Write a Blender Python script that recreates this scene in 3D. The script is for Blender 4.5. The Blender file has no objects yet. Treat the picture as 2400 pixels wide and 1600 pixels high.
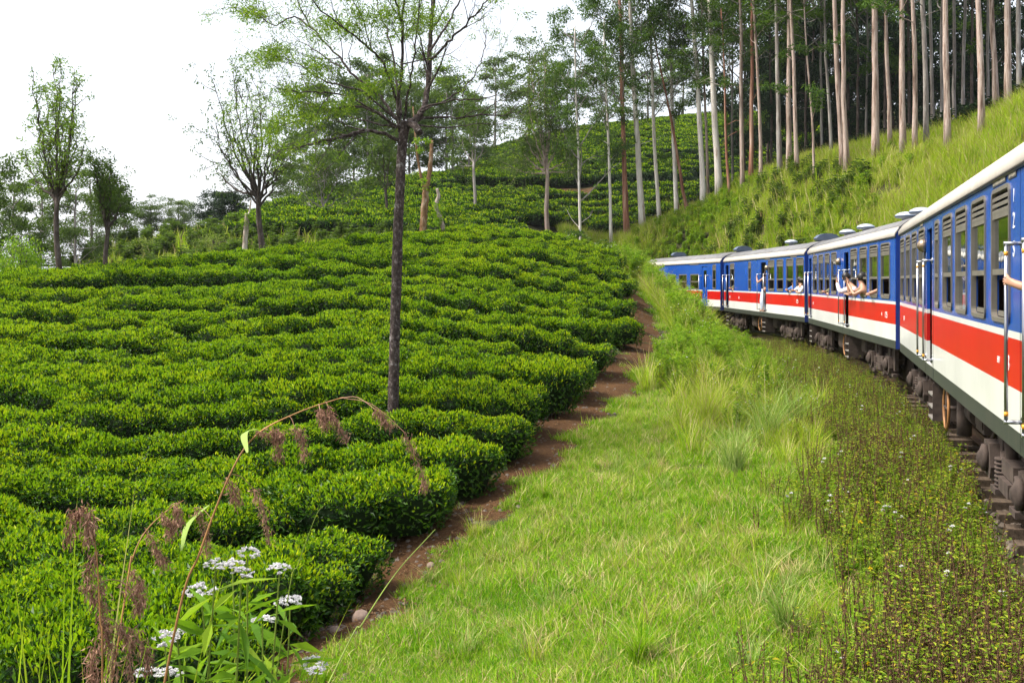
import bpy, math, random
import numpy as np
from mathutils import Vector, Matrix
R = math.radians
S = bpy.context.scene
COL = S.collection

# ------------------------------------------------------------------ camera, sky, sun, exposure
FPX, CX, HOR, CAMZ = 2480.0, 1200.0, 660.0, 2.4      # focal length / principal column / horizon row in 2400x1600 photo pixels
cam_d = bpy.data.cameras.new('camera'); cam = bpy.data.objects.new('camera', cam_d); COL.objects.link(cam)
cam.location = (0, 0, CAMZ); cam.rotation_euler = (R(90), 0, 0)
cam_d.sensor_width = 36.0; cam_d.lens = FPX / 2400 * 36; cam_d.shift_y = -(800 - HOR) / 2400
cam_d.clip_start = 0.05; cam_d.clip_end = 5000
S.camera = cam
W = bpy.data.worlds.new('World'); S.world = W; W.use_nodes = True
nt = W.node_tree; nt.nodes.clear()
SUN_EL, SUN_AZ = 56.0, -92.0          # degrees; azimuth clockwise from +Y (high on the left of the camera)
sky = nt.nodes.new('ShaderNodeTexSky'); sky.sky_type = 'NISHITA'; sky.sun_disc = False
sky.sun_elevation = R(SUN_EL); sky.sun_rotation = R(SUN_AZ); sky.dust_density = 6.0; sky.air_density = 1.0
bw = nt.nodes.new('ShaderNodeBackground'); bw.inputs['Strength'].default_value = 0.05
ov = nt.nodes.new('ShaderNodeBackground'); ov.inputs['Color'].default_value = (0.93, 0.96, 1.0, 1); ov.inputs['Strength'].default_value = 0.42
add = nt.nodes.new('ShaderNodeAddShader'); out = nt.nodes.new('ShaderNodeOutputWorld')
nt.links.new(sky.outputs[0], bw.inputs[0]); nt.links.new(bw.outputs[0], add.inputs[0]); nt.links.new(ov.outputs[0], add.inputs[1])
nt.links.new(add.outputs[0], out.inputs[0])
sl = bpy.data.lights.new('sun', 'SUN'); sl.energy = 3.0; sl.angle = R(14); sl.color = (1.0, 0.95, 0.86)
so = bpy.data.objects.new('sun', sl); COL.objects.link(so)
_d = Vector((math.sin(R(SUN_AZ)) * math.cos(R(SUN_EL)), math.cos(R(SUN_AZ)) * math.cos(R(SUN_EL)), math.sin(R(SUN_EL))))
so.rotation_euler = _d.to_track_quat('Z', 'Y').to_euler()
S.view_settings.view_transform = 'Standard'; S.view_settings.look = 'None'; S.view_settings.gamma = 1.0
S.view_settings.exposure = 1.3; S.view_settings.use_curve_mapping = False
S.cycles.max_bounces = 6; S.cycles.diffuse_bounces = 2; S.cycles.glossy_bounces = 3; S.cycles.transmission_bounces = 3
S.cycles.transparent_max_bounces = 6; S.cycles.volume_bounces = 0; S.cycles.caustics_reflective = False; S.cycles.caustics_refractive = False
S.cycles.use_denoising = True; S.cycles.use_adaptive_sampling = True; S.cycles.adaptive_threshold = 0.02

# ------------------------------------------------------------------ helpers
def P(px, py, d):                      # the point at distance d ahead that the photo shows at pixel px, py
    return np.array(((px - CX) * d / FPX, d, CAMZ + (HOR - py) * d / FPX))

def tag(o, label=None, cat=None, group=None, kind=None):
    if label: o['label'] = label
    if cat: o['category'] = cat
    if group: o['group'] = group
    if kind: o['kind'] = kind
    return o

def empty(name, loc=(0, 0, 0), rz=0.0, parent=None):
    o = bpy.data.objects.new(name, None); COL.objects.link(o); o.empty_display_size = 0.2
    o.location = loc; o.rotation_euler = (0, 0, rz); o.parent = parent
    return o

class MB:
    """collects polygons (numpy) of one mesh"""
    def __init__(s): s.V = []; s.F = []; s.n = 0
    def add(s, V, F, mat=0, smooth=False):
        V = np.asarray(V, dtype=np.float64).reshape(-1, 3)
        if isinstance(F, np.ndarray): groups = [F]
        else:
            by = {}
            for f in F: by.setdefault(len(f), []).append(f)
            groups = [np.array(g) for g in by.values()]
        for g in groups: s.F.append((g + s.n, mat, smooth))
        s.V.append(V); s.n += len(V)
        return s
    def box(s, x0, x1, y0, y1, z0, z1, mat=0, M=None):
        V = np.array([(x, y, z) for x in (x0, x1) for y in (y0, y1) for z in (z0, z1)], float)
        if M is not None: V = V @ np.array(M)[:3, :3].T + np.array(M)[:3, 3]
        return s.add(V, [(0, 1, 3, 2), (4, 6, 7, 5), (0, 4, 5, 1), (2, 3, 7, 6), (0, 2, 6, 4), (1, 5, 7, 3)], mat)
    def tube(s, pts, rad, n=8, mat=0, cap=True, smooth=True, noise=0.0, rng=None):
        pts = np.asarray(pts, float); m = len(pts)
        rad = np.broadcast_to(np.asarray(rad, float), (m,))
        T = np.gradient(pts, axis=0); T /= np.linalg.norm(T, axis=1)[:, None] + 1e-9
        up = np.array((0.0, 0, 1)) if abs(T[0][2]) < 0.9 else np.array((1.0, 0, 0))
        A = np.cross(T, up); A /= np.linalg.norm(A, axis=1)[:, None] + 1e-9
        B = np.cross(T, A)
        a = np.linspace(0, 2 * math.pi, n, endpoint=False)
        rr = rad[:, None] * np.ones(n)
        if noise and rng is not None: rr = rr * (1 + noise * rng.normal(size=(m, n)))
        V = pts[:, None, :] + rr[:, :, None] * (np.cos(a)[None, :, None] * A[:, None, :] + np.sin(a)[None, :, None] * B[:, None, :])
        i, j = np.meshgrid(np.arange(m - 1), np.arange(n), indexing='ij'); j2 = (j + 1) % n
        F = np.stack([i * n + j, i * n + j2, (i + 1) * n + j2, (i + 1) * n + j], -1).reshape(-1, 4)
        k = s.n
        s.add(V.reshape(-1, 3), F, mat, smooth)
        if cap: s.F.append((np.arange(n)[::-1][None] + k, mat, False)); s.F.append((np.arange(n)[None] + k + (m - 1) * n, mat, False))
        return s
    def lathe(s, prof, n=12, M=None, mat=0, smooth=True):      # prof: (r, z)
        prof = np.asarray(prof, float); m = len(prof); a = np.linspace(0, 2 * math.pi, n, endpoint=False)
        V = np.stack([prof[:, 0][:, None] * np.cos(a), prof[:, 0][:, None] * np.sin(a), prof[:, 1][:, None] * np.ones(n)], -1).reshape(-1, 3)
        if M is not None: V = V @ np.array(M)[:3, :3].T + np.array(M)[:3, 3]
        i, j = np.meshgrid(np.arange(m - 1), np.arange(n), indexing='ij'); j2 = (j + 1) % n
        F = np.stack([i * n + j, i * n + j2, (i + 1) * n + j2, (i + 1) * n + j], -1).reshape(-1, 4)
        k = s.n; s.add(V, F, mat, smooth)
        s.F.append((np.arange(n)[::-1][None] + k, mat, False)); s.F.append((np.arange(n)[None] + k + (m - 1) * n, mat, False))
        return s
    def prism(s, poly, a0, a1, axis='y', mat=0):               # polygon extruded along an axis
        n = len(poly); f = {'y': lambda p, a: (p[0], a, p[1]), 'x': lambda p, a: (a, p[0], p[1]), 'z': lambda p, a: (p[0], p[1], a)}[axis]
        V = [f(p, a0) for p in poly] + [f(p, a1) for p in poly]
        F = [tuple(range(n))[::-1], tuple(range(n, 2 * n))] + [(i, (i + 1) % n, n + (i + 1) % n, n + i) for i in range(n)]
        return s.add(V, F, mat)
    def mesh(s, name, mats):
        me = bpy.data.meshes.new(name)
        V = np.concatenate(s.V) if s.V else np.zeros((0, 3))
        me.vertices.add(len(V)); me.vertices.foreach_set('co', V.astype(np.float32).ravel())
        tot = sum(len(f) for f, _, _ in s.F); li = np.concatenate([f.ravel() for f, _, _ in s.F])
        cnt = np.concatenate([np.full(len(f), f.shape[1]) for f, _, _ in s.F])
        me.loops.add(len(li)); me.loops.foreach_set('vertex_index', li.astype(np.int32))
        me.polygons.add(tot); me.polygons.foreach_set('loop_start', (np.cumsum(cnt) - cnt).astype(np.int32))
        me.polygons.foreach_set('material_index', np.concatenate([np.full(len(f), m) for f, m, _ in s.F]).astype(np.int32))
        me.polygons.foreach_set('use_smooth', np.concatenate([np.full(len(f), sm) for f, _, sm in s.F]))
        for m in (mats if isinstance(mats, (list, tuple)) else [mats]): me.materials.append(m)
        me.update(calc_edges=True); me.validate()
        return me
    def build(s, name, mats, parent=None, loc=None):
        o = bpy.data.objects.new(name, s.mesh(name, mats)); COL.objects.link(o)
        if parent is not None: o.parent = parent
        if loc is not None: o.location = loc
        return o

def linkobj(name, me, parent=None, M=None):
    o = bpy.data.objects.new(name, me); COL.objects.link(o)
    if parent is not None: o.parent = parent
    if M is not None: o.matrix_local = Matrix(M)
    return o

def unit(v): return v / (np.linalg.norm(v, axis=-1, keepdims=True) + 1e-9)
def leaves(mb, pos, D, N, L, Wd, mat=0, fold=0.25):
    """one folded diamond quad per leaf: base at pos, pointing along D, facing N"""
    D = unit(D); Sd = unit(np.cross(D, N)); Nn = np.cross(Sd, D)
    L = np.broadcast_to(L, (len(pos),))[:, None]; Wd = np.broadcast_to(Wd, (len(pos),))[:, None]
    m = pos + D * L * 0.45
    V = np.stack([pos, m + Sd * Wd * .5 + Nn * Wd * fold, pos + D * L - Nn * L * .12, m - Sd * Wd * .5 + Nn * Wd * fold], 1)
    k = np.arange(len(pos))[:, None] * 4
    mb.add(V.reshape(-1, 3), k + np.array([0, 1, 2, 3]), mat)

def blades(mb, pos, H, lean, wid, rng, segs=3, mat=0, droop=0.6):
    """tapered curved grass strips"""
    n = len(pos); H = np.broadcast_to(H, (n,)); lean = np.broadcast_to(lean, (n,)); wid = np.broadcast_to(wid, (n,))
    a = rng.uniform(0, 2 * math.pi, n); dr = np.stack([np.cos(a), np.sin(a), 0 * a], -1)
    b = a + rng.uniform(-1.2, 1.2, n) + math.pi / 2; sd = np.stack([np.cos(b), np.sin(b), 0 * b], -1)
    rows = []
    for i in range(segs + 1):
        t = i / segs
        c = pos + dr * (lean * H * (t ** 1.6))[:, None] + np.array((0, 0, 1.0)) * (H * (t - droop * lean * 0.55 * t ** 2.5))[:, None]
        w = (wid * (1 - t) ** 0.7 * 0.5)[:, None]
        rows += [c - sd * w, c + sd * w] if i < segs else [c]
    V = np.stack(rows, 1); m = V.shape[1]; k = np.arange(n)[:, None] * m
    for i in range(segs - 1): mb.add(np.zeros((0, 3)), k + np.array([2 * i, 2 * i + 1, 2 * i + 3, 2 * i + 2]), mat)
    i = 2 * (segs - 1)
    mb.add(np.zeros((0, 3)), k + np.array([i, i + 1, m - 1]), mat)
    mb.V.append(V.reshape(-1, 3)); mb.n += n * m

# ------------------------------------------------------------------ materials
def mat_new(name):
    m = bpy.data.materials.new(name); m.use_nodes = True; t = m.node_tree; t.nodes.clear()
    o = t.nodes.new('ShaderNodeOutputMaterial'); return m, t, o
def ramp(t, fac, stops):
    r = t.nodes.new('ShaderNodeValToRGB'); e = r.color_ramp.elements
    while len(e) < len(stops): e.new(0.5)
    for x, (p, c) in zip(e, stops): x.position = p; x.color = (*c, 1)
    t.links.new(fac, r.inputs[0]); return r.outputs[0]
def noise(t, scale, detail=4, rough=0.6, vec=None, stretch=None, coord='Object'):
    n = t.nodes.new('ShaderNodeTexNoise'); n.inputs['Scale'].default_value = scale; n.inputs['Detail'].default_value = detail; n.inputs['Roughness'].default_value = rough
    if coord == 'Position': src = t.nodes.new('ShaderNodeNewGeometry').outputs['Position']
    else: src = t.nodes.new('ShaderNodeTexCoord').outputs[coord]
    if stretch:
        mp = t.nodes.new('ShaderNodeMapping'); mp.inputs['Scale'].default_value = stretch; t.links.new(src, mp.inputs[0]); src = mp.outputs[0]
    t.links.new(src, n.inputs['Vector']); return n.outputs['Fac']
def mixc(t, fac, a, b, mode='MIX'):
    m = t.nodes.new('ShaderNodeMix'); m.data_type = 'RGBA'; m.blend_type = mode
    for sock, v in ((m.inputs[0], fac), (m.inputs[6], a), (m.inputs[7], b)):
        if hasattr(v, 'links') or isinstance(v, bpy.types.NodeSocket): t.links.new(v, sock)
        else: sock.default_value = v if not isinstance(v, tuple) else (*v, 1)
    return m.outputs[2]
def pbr(t, o, col, rough=0.6, spec=0.4, metal=0.0, bump=None, bstr=0.3, bdist=0.02, coat=0.0):
    p = t.nodes.new('ShaderNodeBsdfPrincipled')
    if isinstance(col, bpy.types.NodeSocket): t.links.new(col, p.inputs['Base Color'])
    else: p.inputs['Base Color'].default_value = (*col, 1)
    if isinstance(rough, bpy.types.NodeSocket): t.links.new(rough, p.inputs['Roughness'])
    else: p.inputs['Roughness'].default_value = rough
    p.inputs['Specular IOR Level'].default_value = spec; p.inputs['Metallic'].default_value = metal; p.inputs['Coat Weight'].default_value = coat
    p.inputs['Coat Roughness'].default_value = 0.12
    if bump is not None:
        b = t.nodes.new('ShaderNodeBump'); b.inputs['Strength'].default_value = bstr; b.inputs['Distance'].default_value = bdist
        t.links.new(bump, b.inputs['Height']); t.links.new(b.outputs[0], p.inputs['Normal'])
    t.links.new(p.outputs[0], o.inputs[0]); return p

def leaf_mat(name, stops, transl=0.35, rough=0.45, spec=0.35, patch=None, hue=0.0):
    spec *= 0.45; rough = min(0.7, rough + 0.08)
    """leaf colour differs from leaf to leaf; patch = (scale, amount) adds broad drifts of the same hues over the ground"""
    m, t, o = mat_new(name)
    g = t.nodes.new('ShaderNodeNewGeometry'); f = g.outputs['Random Per Island']
    oi = t.nodes.new('ShaderNodeObjectInfo')
    mx = t.nodes.new('ShaderNodeMath'); mx.operation = 'MULTIPLY_ADD'; mx.inputs[1].default_value = 0.35; mx.inputs[2].default_value = -0.175
    t.links.new(oi.outputs['Random'], mx.inputs[0])
    a = t.nodes.new('ShaderNodeMath'); a.operation = 'ADD'; t.links.new(f, a.inputs[0]); t.links.new(mx.outputs[0], a.inputs[1]); f = a.outputs[0]
    if patch:
        n = noise(t, patch[0], 3, 0.55, coord='Position')
        b = t.nodes.new('ShaderNodeMath'); b.operation = 'MULTIPLY_ADD'; b.inputs[1].default_value = patch[1]; b.inputs[2].default_value = -patch[1] * 0.5
        t.links.new(n, b.inputs[0]); c2 = t.nodes.new('ShaderNodeMath'); c2.operation = 'ADD'; t.links.new(f, c2.inputs[0]); t.links.new(b.outputs[0], c2.inputs[1]); f = c2.outputs[0]
    c = ramp(t, f, stops)
    p = t.nodes.new('ShaderNodeBsdfPrincipled'); t.links.new(c, p.inputs['Base Color']); p.inputs['Roughness'].default_value = rough; p.inputs['Specular IOR Level'].default_value = spec
    tr = t.nodes.new('ShaderNodeBsdfTranslucent'); t.links.new(mixc(t, 0.5, c, (0.24, 0.44, 0.01), 'MIX') if transl > 0.2 else c, tr.inputs[0])
    mix = t.nodes.new('ShaderNodeMixShader'); mix.inputs[0].default_value = transl
    t.links.new(p.outputs[0], mix.inputs[1]); t.links.new(tr.outputs[0], mix.inputs[2]); t.links.new(mix.outputs[0], o.inputs[0])
    return m

def simple(name, col, rough=0.6, spec=0.4, metal=0.0, var=0.25, scale=6.0, bump=0.0, coat=0.0, stretch=None, dirt=None):
    m, t, o = mat_new(name)
    n = noise(t, scale, 5, 0.65, stretch=stretch)
    lo = tuple(c * (1 - var) for c in col); hi = tuple(min(1, c * (1 + var)) for c in col)
    c = ramp(t, n, [(0.3, lo), (0.7, hi)])
    if dirt:
        n2 = noise(t, dirt[0], 6, 0.7, stretch=dirt[3] if len(dirt) > 3 else None)
        k = t.nodes.new('ShaderNodeMapRange'); k.inputs[1].default_value = 0.5; k.inputs[2].default_value = 0.8; k.inputs[4].default_value = dirt[2]
        t.links.new(n2, k.inputs[0]); c = mixc(t, k.outputs[0], c, dirt[1])
    pbr(t, o, c, rough, spec, metal, n if bump else None, bump, 0.02, coat)
    return m

M = {}
M['tea_old'] = leaf_mat('tea leaf', [(0.0, (0.007, 0.030, 0.002)), (0.5, (0.026, 0.082, 0.003)), (1.0, (0.080, 0.180, 0.004))], 0.2, 0.38, 0.45, patch=(0.16, 0.5))
M['tea_young'] = leaf_mat('tea shoot', [(0.0, (0.090, 0.210, 0.002)), (0.5, (0.240, 0.400, 0.003)), (1.0, (0.50, 0.56, 0.006))], 0.45, 0.4, 0.4, patch=(0.13, 0.6))
M['tea_core'] = simple('tea bush blocking core', (0.010, 0.020, 0.006), 0.9, 0.1, var=0.5, scale=14)  # near-black fill for the dome added to stop light passing through bushes
M['tea_stem'] = simple('tea stem', (0.09, 0.07, 0.05), 0.85, 0.2, var=0.4, scale=30)
M['euc_leaf'] = leaf_mat('eucalyptus leaf', [(0.0, (0.014, 0.036, 0.012)), (0.55, (0.042, 0.095, 0.020)), (1.0, (0.110, 0.180, 0.030))], 0.3, 0.5, 0.3)
M['dark_leaf'] = leaf_mat('dark evergreen leaf', [(0.0, (0.008, 0.020, 0.010)), (0.6, (0.022, 0.050, 0.020)), (1.0, (0.050, 0.090, 0.030))], 0.2, 0.5, 0.3)
M['feather_leaf'] = leaf_mat('feathery leaf', [(0.0, (0.030, 0.065, 0.014)), (0.5, (0.095, 0.165, 0.022)), (1.0, (0.280, 0.360, 0.030))], 0.45, 0.5, 0.3)
M['olive_leaf'] = leaf_mat('olive leaf', [(0.0, (0.022, 0.040, 0.014)), (0.6, (0.055, 0.085, 0.026)), (1.0, (0.110, 0.150, 0.040))], 0.3, 0.5, 0.3)
M['shrub_leaf'] = leaf_mat('pale shrub leaf', [(0.0, (0.090, 0.130, 0.035)), (0.6, (0.190, 0.230, 0.060)), (1.0, (0.300, 0.320, 0.090))], 0.35, 0.5, 0.3)
M['grass'] = leaf_mat('short grass', [(0.0, (0.042, 0.165, 0.005)), (0.4, (0.165, 0.360, 0.008)), (0.85, (0.350, 0.460, 0.022)), (1.0, (0.46, 0.43, 0.13))], 0.4, 0.55, 0.25, patch=(0.5, 0.9))
M['tall_grass'] = leaf_mat('tall grass', [(0.0, (0.180, 0.310, 0.014)), (0.45, (0.360, 0.470, 0.022)), (0.8, (0.490, 0.530, 0.050)), (1.0, (0.580, 0.520, 0.180))], 0.55, 0.55, 0.3, patch=(0.22, 0.9))
M['clump_grass'] = leaf_mat('grass clump blade', [(0.0, (0.120, 0.210, 0.040)), (0.6, (0.270, 0.390, 0.080)), (1.0, (0.480, 0.520, 0.200))], 0.35, 0.5, 0.35)
M['fern_leaf'] = leaf_mat('lush weed leaf', [(0.0, (0.070, 0.170, 0.012)), (0.5, (0.170, 0.310, 0.018)), (1.0, (0.330, 0.420, 0.030))], 0.45, 0.5, 0.3)
M['weed_leaf'] = leaf_mat('weed leaf', [(0.0, (0.070, 0.150, 0.012)), (0.5, (0.190, 0.290, 0.020)), (0.9, (0.330, 0.390, 0.030)), (1.0, (0.460, 0.380, 0.030))], 0.45, 0.5, 0.3, patch=(0.5, 0.5))
M['weed_stem'] = simple('dry weed stem', (0.120, 0.066, 0.036), 0.85, 0.2, var=0.5, scale=4)
M['dry_straw'] = leaf_mat('dry straw', [(0.0, (0.22, 0.15, 0.06)), (0.5, (0.42, 0.34, 0.14)), (1.0, (0.60, 0.52, 0.26))], 0.2, 0.7, 0.2)
M['petal'] = leaf_mat('white petal', [(0.0, (0.55, 0.52, 0.58)), (1.0, (0.85, 0.85, 0.82))], 0.2, 0.6, 0.2)
M['yellow_petal'] = leaf_mat('yellow petal', [(0.0, (0.55, 0.42, 0.01)), (1.0, (0.75, 0.62, 0.02))], 0.15, 0.6, 0.2)
M['violet_petal'] = leaf_mat('violet petal', [(0.0, (0.10, 0.03, 0.40)), (1.0, (0.22, 0.09, 0.60))], 0.1, 0.6, 0.2)
M['plume'] = leaf_mat('brown grass plume', [(0.0, (0.20, 0.105, 0.070)), (1.0, (0.42, 0.25, 0.17))], 0.18, 0.7, 0.2)
M['green_stem'] = simple('green stem', (0.16, 0.22, 0.03), 0.6, 0.3, var=0.4, scale=5)
M['red_stem'] = simple('reddish grass stem', (0.30, 0.15, 0.05), 0.6, 0.3, var=0.5, scale=4)

def bark(name, stops, scale=3.0, st=(1, 1, 0.18), bump=0.5, lichen=None):
    m, t, o = mat_new(name)
    n = noise(t, scale, 6, 0.7, stretch=st, coord='Object'); c = ramp(t, n, stops)
    if lichen:
        n2 = noise(t, lichen[0], 4, 0.6); k = t.nodes.new('ShaderNodeMapRange'); k.inputs[1].default_value = lichen[1]; k.inputs[2].default_value = lichen[1] + 0.06
        t.links.new(n2, k.inputs[0]); c = mixc(t, k.outputs[0], c, lichen[2])
    n3 = noise(t, scale * 7, 4, 0.7, stretch=(1, 1, 0.3))
    pbr(t, o, c, 0.85, 0.2, 0, n3, bump, 0.03); return m
M['bark_pale'] = bark('pale eucalyptus bark', [(0.32, (0.22, 0.13, 0.09)), (0.42, (0.56, 0.49, 0.43)), (0.58, (0.74, 0.70, 0.65)), (0.66, (0.26, 0.13, 0.08))], 6.0, (1, 1, 0.05))
M['bark_pink'] = bark('pinkish eucalyptus bark', [(0.34, (0.09, 0.055, 0.04)), (0.45, (0.27, 0.195, 0.155)), (0.56, (0.46, 0.37, 0.32)), (0.66, (0.20, 0.10, 0.065))], 7.0, (1, 1, 0.07))
M['bark_red'] = bark('reddish eucalyptus bark', [(0.30, (0.12, 0.05, 0.035)), (0.50, (0.27, 0.12, 0.075)), (0.62, (0.40, 0.26, 0.19)), (0.72, (0.55, 0.47, 0.41))], 3.5, (1, 1, 0.06))
M['bark_grey'] = bark('grey eucalyptus bark', [(0.32, (0.08, 0.07, 0.06)), (0.50, (0.23, 0.20, 0.18)), (0.66, (0.38, 0.36, 0.33))], 4.0, (1, 1, 0.14))
M['bark_dark'] = bark('dark bark', [(0.30, (0.035, 0.026, 0.022)), (0.55, (0.085, 0.065, 0.055)), (0.75, (0.17, 0.14, 0.13))], 5.0, (1, 1, 0.5), 0.8)
M['bark_main'] = bark('shade tree bark', [(0.30, (0.022, 0.016, 0.014)), (0.52, (0.075, 0.055, 0.050)), (0.70, (0.28, 0.235, 0.225))], 16.0, (1, 1, 0.8), 1.0, lichen=(3.4, 0.64, (0.34, 0.32, 0.31)))
M['bark_stump'] = bark('weathered stump bark', [(0.30, (0.12, 0.09, 0.06)), (0.52, (0.36, 0.30, 0.24)), (0.72, (0.60, 0.54, 0.47))], 4.0, (1, 1, 0.5), 0.9)
M['bark_orange'] = bark('orange brown bark', [(0.30, (0.07, 0.036, 0.016)), (0.52, (0.20, 0.115, 0.055)), (0.72, (0.42, 0.34, 0.26))], 4.0, (1, 1, 0.5), 0.9)
# ------------------------------------------------------------------ the line of the railway
PITCH, BODY_L, HALF_W = 15.6, 14.9, 1.42
ANG = [-24.0 - 8, -24.0, -16.0, -8.0, 0.2, 8.6, 16.2, 24.2, 32.0]      # headings, far to near (clockwise from straight ahead)
def hd(a): return np.array((math.sin(R(a)), math.cos(R(a))))
SIDE1 = np.array((8.32, 22.75))                                       # where the near face of the two nearest coaches meets
side = [SIDE1 - PITCH * hd(16.2)]; side.append(SIDE1)
for a in (8.6, 0.2, -8.0, -16.0): side.append(side[-1] + PITCH * hd(a))
for a in (24.2, 32.0): side.insert(0, side[0] - PITCH * hd(a))
side = np.array(side); _hs = (32.0, 24.2, 16.2, 8.6, 0.2, -8.0, -16.0)
JOINT = []
for i, s_ in enumerate(side):
    a = (_hs[max(i - 1, 0)] + _hs[min(i, len(_hs) - 1)]) / 2
    JOINT.append(s_ + HALF_W * np.array((math.cos(R(a)), -math.sin(R(a)))))
JOINT = np.array(JOINT)
def catmull(Q, per=14):
    Q = np.asarray(Q, float); Q = np.vstack([2 * Q[0] - Q[1], Q, 2 * Q[-1] - Q[-2]]); o = []
    for i in range(1, len(Q) - 2):
        for t in np.linspace(0, 1, per, endpoint=False):
            a, b, c, d = Q[i - 1:i + 3]
            o.append(0.5 * (2 * b + (c - a) * t + (2 * a - 5 * b + 4 * c - d) * t * t + (3 * b - a - 3 * c + d) * t ** 3))
    o.append(Q[-2]); return np.array(o)
TRACK = catmull(JOINT, 16)
def track_dist(x, y):                                                  # signed distance from the track's centre line, left of travel negative
    x = np.asarray(x, float); y = np.asarray(y, float); best = np.full(x.shape, 1e9); sg = np.zeros(x.shape)
    for a, b in zip(TRACK[:-1], TRACK[1:]):
        e = b - a; L2 = e @ e; t = np.clip(((x - a[0]) * e[0] + (y - a[1]) * e[1]) / L2, 0, 1)
        dx = x - a[0] - t * e[0]; dy = y - a[1] - t * e[1]; d = np.hypot(dx, dy); c = np.sign(e[1] * dx - e[0] * dy)
        m = d < best; best = np.where(m, d, best); sg = np.where(m, c, sg)
    return best * sg

# ------------------------------------------------------------------ the lie of the land (thin-plate surface through surveyed points)
TEA = 0.8
ctl = []
def cp(px, py, d, off=0.0): p = P(px, py, d); ctl.append((p[0], p[1], p[2] + off))
PATHPX = [(560, 1720, 8.6), (700, 1560, 10.5), (850, 1430, 12.3), (1000, 1270, 15), (1180, 1150, 17.5), (1352, 985, 23), (1428, 916, 27), (1502, 828, 34), (1502, 742, 42), (1472, 668, 50), (1435, 625, 56)]
PATH = np.array([P(*q) for q in PATHPX])
for q in PATHPX: cp(*q)
for q in [(900, 1300, 13), (900, 1100, 16.5), (900, 945, 20), (900, 850, 23), (900, 750, 27.5), (900, 650, 34), (900, 590, 39), (930, 558, 43),
          (100, 1300, 13), (100, 1065, 17.5), (100, 900, 22), (100, 800, 26), (100, 700, 32), (100, 650, 36),
          (-300, 900, 22), (-300, 720, 33), (500, 1000, 19), (500, 800, 26), (500, 680, 33), (520, 606, 41),
          (1350, 870, 24.5), (1380, 760, 31), (1380, 680, 38), (1350, 600, 45), (1250, 546, 49), (1100, 541, 47)]: cp(*q, off=-TEA)
ctl += [(-16, 47, 1.2), (-10, 52, 2.2), (-3, 58, 2.6), (3, 62, 3.2), (8, 62, 2.2), (-24, 45, 0.6)]
ctl += [(0.0, 0.0, -0.45), (-4, 0, -1.5), (-9, 0, -2.2), (-9, 8, -2.0), (-16, 5, -2.6), (-30, 15, -1.5), (-35, 32, 0.2), (-2.0, 4, -1.0), (-12, -20, -1.0), (-30, -20, -4)]
for q in [(600, 550, 78), (640, 508, 95), (800, 470, 100), (900, 447, 103), (900, 525, 82), (1200, 532, 82), (1200, 472, 100), (1200, 445, 103), (1200, 390, 125), (1130, 384, 135),
          (1300, 334, 145), (1500, 304, 150), (1700, 284, 155), (1500, 445, 103), (1650, 432, 106), (1500, 545, 86), (1640, 505, 88), (330, 590, 75), (450, 575, 75)]: cp(*q)
ctl += [(-32, 62, -1.0), (-45, 60, -1.5), (-60, 60, -2.0), (-60, 100, 0.0), (-40, 130, 3.0), (-26, 80, 0.8), (-20, 130, 6.0), (-30, 180, 5.0), (0, 185, 18.0), (40, 190, 30.0)]
for q in [(1470, 566, 88), (1600, 505, 90), (1700, 455, 83), (1800, 422, 76), (1900, 402, 70), (2000, 385, 64), (2100, 372, 60), (2200, 358, 56), (2300, 325, 52), (2400, 255, 48), (2000, 470, 58), (2200, 470, 49), (1800, 500, 70), (2350, 430, 43),
          (1700, 455, 96), (1800, 430, 90), (1900, 412, 84), (2000, 395, 78), (2100, 382, 74), (2200, 365, 70), (2300, 330, 64), (2400, 262, 58), (1700, 390, 115), (1900, 385, 112), (2100, 360, 105), (1900, 292, 150), (2100, 275, 150), (2300, 290, 100)]: cp(*q)
ctl += [(60, 60, 14), (62, 100, 18), (60, 150, 26), (28, 20, 9), (40, 30, 12), (22, 4, 6), (40, 0, 10)]
_arc = TRACK; _t = np.gradient(TRACK, axis=0); _t /= np.linalg.norm(_t, axis=1)[:, None]; _rt = np.stack([_t[:, 1], -_t[:, 0]], -1)
for i in range(8, len(TRACK), 7):
    p, r_ = TRACK[i], _rt[i]
    if p[1] > 80: continue
    if p[1] < 52: q = p - r_ * 3.5; ctl.append((q[0], q[1], -0.25 + 0.02 * max(0, p[1] - 30)))
    elif p[1] < 75: q = p - r_ * 2.8; ctl.append((q[0], q[1], 1.2))
    q = p + r_ * 2.8; ctl.append((q[0], q[1], 0.1))
ctl = np.array(ctl)
def tps(r2): return 0.5 * r2 * np.log(r2 + 1e-9)
_n = len(ctl); _K = tps(((ctl[:, None, :2] - ctl[None, :, :2]) ** 2).sum(-1)) + np.eye(_n) * 0.8
_Pm = np.hstack([np.ones((_n, 1)), ctl[:, :2]]); _A = np.block([[_K, _Pm], [_Pm.T, np.zeros((3, 3))]])
_w = np.linalg.solve(_A, np.concatenate([ctl[:, 2], np.zeros(3)]))
def land(x, y):
    xc = np.clip(x, -62, 62); yc = np.clip(y, -22, 188); o = np.zeros(np.shape(xc)) + _w[_n] + _w[_n + 1] * xc + _w[_n + 2] * yc
    for k in range(_n): o += _w[k] * tps((xc - ctl[k, 0]) ** 2 + (yc - ctl[k, 1]) ** 2)
    return o
def sstep(a, b, v): t = np.clip((v - a) / (b - a), 0, 1); return t * t * (3 - 2 * t)
GX = np.concatenate([np.linspace(-900, -90, 16), np.linspace(-80, -42, 20), np.arange(-40, 40.01, 0.5), np.linspace(42, 80, 20), np.linspace(90, 900, 16)])
GY = np.concatenate([np.linspace(-300, -25, 8), np.arange(-20, 66, 0.5), np.arange(66, 190, 1.0), np.linspace(200, 1800, 22)])
_gx, _gy = np.meshgrid(GX, GY, indexing='ij')
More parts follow.
